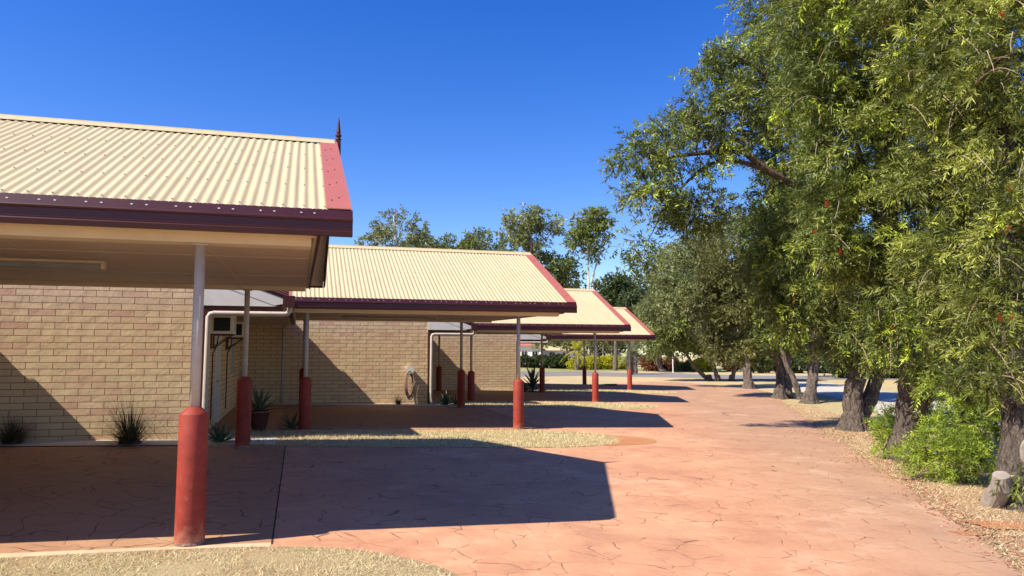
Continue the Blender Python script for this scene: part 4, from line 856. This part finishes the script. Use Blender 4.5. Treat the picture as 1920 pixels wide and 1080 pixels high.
# white houses far behind
def house(name, u0, u1, ve, vr, Y, label, roofm, wins):
    xa, xb = at(u0, 600, Y)[0], at(u1, 600, Y)[0]; z = G(xa, Y); ze = at(u0, ve, Y)[2] - z; zr = at(u0, vr, Y)[2] - z; cx = (xa + xb) / 2; hw = (xb - xa) / 2
    root = empty(name, (cx, Y, z), 0, label=label, cat='house', group=None)
    m = MB(); m.box(-hw, hw, 0, 6, -.1, ze); m.build('wall', M['render'], root)
    m = MB(); m.add([(-hw - .5, -.5, ze), (hw + .5, -.5, ze), (hw + .5, 6.5, ze), (-hw - .5, 6.5, ze), (-hw + 1.2, 3, zr), (hw - 1.2, 3, zr)], [(0, 3, 2, 1), (0, 1, 5, 4), (2, 3, 4, 5), (1, 2, 5), (3, 0, 4)]); m.build('roof', M[roofm], root)
    for uw in wins:
        xw = at(uw, 600, Y)[0] - cx; m = MB(); m.box(xw - .45, xw + .45, -.03, -.01, 1.0, 2.1); wd = m.build('window', M['glassd'], root)
        m = MB()
        for x0, x1, z0, z1 in ((-.5, -.45, .95, 2.15), (.45, .5, .95, 2.15), (-.45, .45, .95, 1.0), (-.45, .45, 2.1, 2.15), (-.02, .02, 1.0, 2.1)): m.box(xw + x0, xw + x1, -.06, -.01, z0, z1)
        m.build('frame', M['white'], wd)
house('house', 940, 1014, 648, 638, 122, 'white rendered house with a pink red roof beyond the road', 'pinkroof', (962, 983, 1003))
house('house', 1010, 1096, 657, 648, 128, 'low pale house with a cream roof behind the palm', 'cream_roof', (1035, 1060))
house('house', 1425, 1500, 674, 664, 120, 'pale house glimpsed between the far tree stems', 'pinkroof', (1440, 1460, 1480))

# ------------------------------------------------------------------ small plants near the walls
def tussock(a, b, r, h, n, label, sd_, mat='tuss', group='spiky tussocks by the walls'):
    x, y = w(a, b); z = G(x, y); nr = np.random.default_rng(sd_)
    root = empty('tussock_grass', (x, y, z), 0, label=label, cat='grass tussock', group=group); V = []
    for i in range(n):
        az = nr.uniform(0, 6.28); el = nr.uniform(.25, 1.5); L = h * nr.uniform(.7, 1.25); p = np.array([math.cos(az), math.sin(az), 0]) * r * nr.uniform(0, .35); d = np.array([math.cos(az) * math.cos(el), math.sin(az) * math.cos(el), math.sin(el)])
        sv = np.cross(d, [0, 0, 1]); sv /= np.linalg.norm(sv) + 1e-6; wd = .0052
        for s in range(5):
            p2 = p + d * L / 5; d = d + np.array([math.cos(az), math.sin(az), -1.2]) * .05; d /= np.linalg.norm(d); w2 = wd * (1 - (s + 1) / 5.3); V.append([p - sv * wd, p + sv * wd, p2 + sv * w2, p2 - sv * w2]); p = p2; wd = w2
    V = np.array(V); quads('blades', V, nr.uniform(0, 1, len(V)), M[mat], root)
    m = MB(); m.lathe([(r * .5, -.03), (r * .45, .06), (r * .2, .12)], n=10, jit=.15); m.build('crown_base', M['log'], root)
tussock(-2.62, 13.60, .34, .98, 460, 'dark spiky tussock in front of the sunlit brick wall', 91)
tussock(-4.35, 13.75, .30, .6, 420, 'shaded tussock at the foot of the wall by the left edge', 92)
tussock(2.95, 23.0, .12, .42, 160, 'small tussock under the coiled hose', 93)
def agave(a, b, n, L, wd, label, sd_, z0=0, pot=None, stem=0.0):
    x, y = w(a, b); z = G(x, y); rg_ = random.Random(sd_)
    root = empty('agave', (x, y, z + z0), 0, label=label, cat='plant', group='broad leaved plants in the beds')
    m = MB()
    for i in range(n):
        az = i * 2.399; el = .25 + 1.15 * i / n; l = L * rg_.uniform(.8, 1.1); d = Vector((math.cos(az) * math.cos(el), math.sin(az) * math.cos(el), math.sin(el))); p = Vector((0, 0, stem * (i / n))); sv = Vector((-math.sin(az), math.cos(az), 0))
        rows = []; ws = (.5, .9, 1, .75, .4, .04)
        for s in range(6):
            up = d.cross(sv) * .35 * wd * ws[s]; rows.append([p - sv * wd * ws[s] / 2 - up * 0, p + up * -.6, p + sv * wd * ws[s] / 2]); p = p + d * l / 5; d = (d + Vector((0, 0, -.09))).normalized()
        vs = [q for r_ in rows for q in r_]; m.add(vs, [(s * 3 + j, s * 3 + j + 1, s * 3 + j + 4, s * 3 + j + 3) for s in range(5) for j in (0, 1)])
    m.build('leaves', M['agv'], root)
    if stem: m = MB(); m.tube([(0, 0, -.05), (0, 0, stem)], [.05, .035], 8); m.build('stem', M['bark'], root)
M['agv'] = plain('agave_green', (.07, .11, .06), .45, .3, 5, .05)
agave(-1.25, 13.74, 22, .42, .075, 'broad leaved agave at the corner of the nearest brick wall', 1)
agave(-.72, 15.6, 20, .55, .07, 'agave growing in the dark glazed pot', 2, z0=.39)
agave(-.1, 16.1, 14, .4, .06, 'small agave in the shaded bed behind the pot', 6)
agave(4.4, 22.95, 22, .5, .075, 'agave in the shade beside the downpipe of the second wing', 3)
agave(4.75, 23.1, 16, .35, .06, 'low agave against the dark corner of the second wing', 4)
agave(9.9, 31.5, 26, .85, .13, 'tall bold leaved plant beside the third carport rear post', 5, stem=.45)
agave(9.5, 31.4, 20, .5, .10, 'low spreading plant at the foot of the third brick wall', 7)
def pot(a, b, label, s=1.0):
    x, y = w(a, b); root = empty('plant_pot', (x, y, G(x, y)), 0, label=label, cat='plant pot')
    m = MB(); m.lathe([(.13 * s, 0), (.15 * s, .01), (.20 * s, .2 * s), (.245 * s, .44 * s), (.26 * s, .45 * s), (.265 * s, .50 * s), (.25 * s, .51 * s), (.235 * s, .5 * s), (.22 * s, .44 * s)], n=24); m.build('pot_body', plain('glazed_pot', (.09, .03, .025), .15, .2, 8, 0, spec=.6), root, smooth=True)
    m = MB(); m.lathe([(.225 * s, .43 * s), (.2 * s, .455 * s)], n=16, jit=.05); m.build('potting_soil', M['log'], root)
pot(-.72, 15.6, 'dark glazed pot holding an agave in the shaded recess', .8)
lg = gnd(1145, 723)
o = empty('timber_offcut', (lg[0], lg[1], G(*lg)), .1, label='short dark timber offcut lying on the far dry lawn', cat='timber')
m = MB(); m.prism([(-.06, 0), (.06, 0), (.07, .06), (.0, .10), (-.07, .05)], 'x', -.35, .35); m.build('timber', M['log'], o)
m = MB(); m.box(-1.1, -.45, -.1, .1, 0, .05); m.build('pale_block', M['cutwood'], o)
bl = gnd(1361, 779)
o = MB(); o.add([(-.12, 0, .01), (-.05, -.04, .05), (.06, -.03, .03), (.13, 0, .008), (.05, .04, .04), (-.05, .045, .06)], [(0, 1, 5), (1, 2, 4, 5), (2, 3, 4)])
lf = o.build('fallen_leaf', M['log']); lf.location = (bl[0], bl[1], G(*bl)); tag(lf, label='dark curled dead leaf lying alone on the drive', cat='leaf')
# thin white poles beyond the drive
pr_ = gnd(1262, 698)
for i, (u, v, h, lab) in enumerate(((1262, 698, 32, 'thin tall white pole in front of the narrow red shrub'), (1243, 695, 12, 'short white marker post between the two red shrubs'))):
    x, y = gnd(u, v); m = MB(); hh = h / F_PX * y; m.lathe([(.05, -.05), (.05, hh - .04), (.03, hh)], n=10); m.box(-.06, .06, -.06, .06, -.05, .04)
    o = m.build('marker_post', M['white']); o.location = (x, y, G(x, y)); tag(o, label=lab, cat='post')
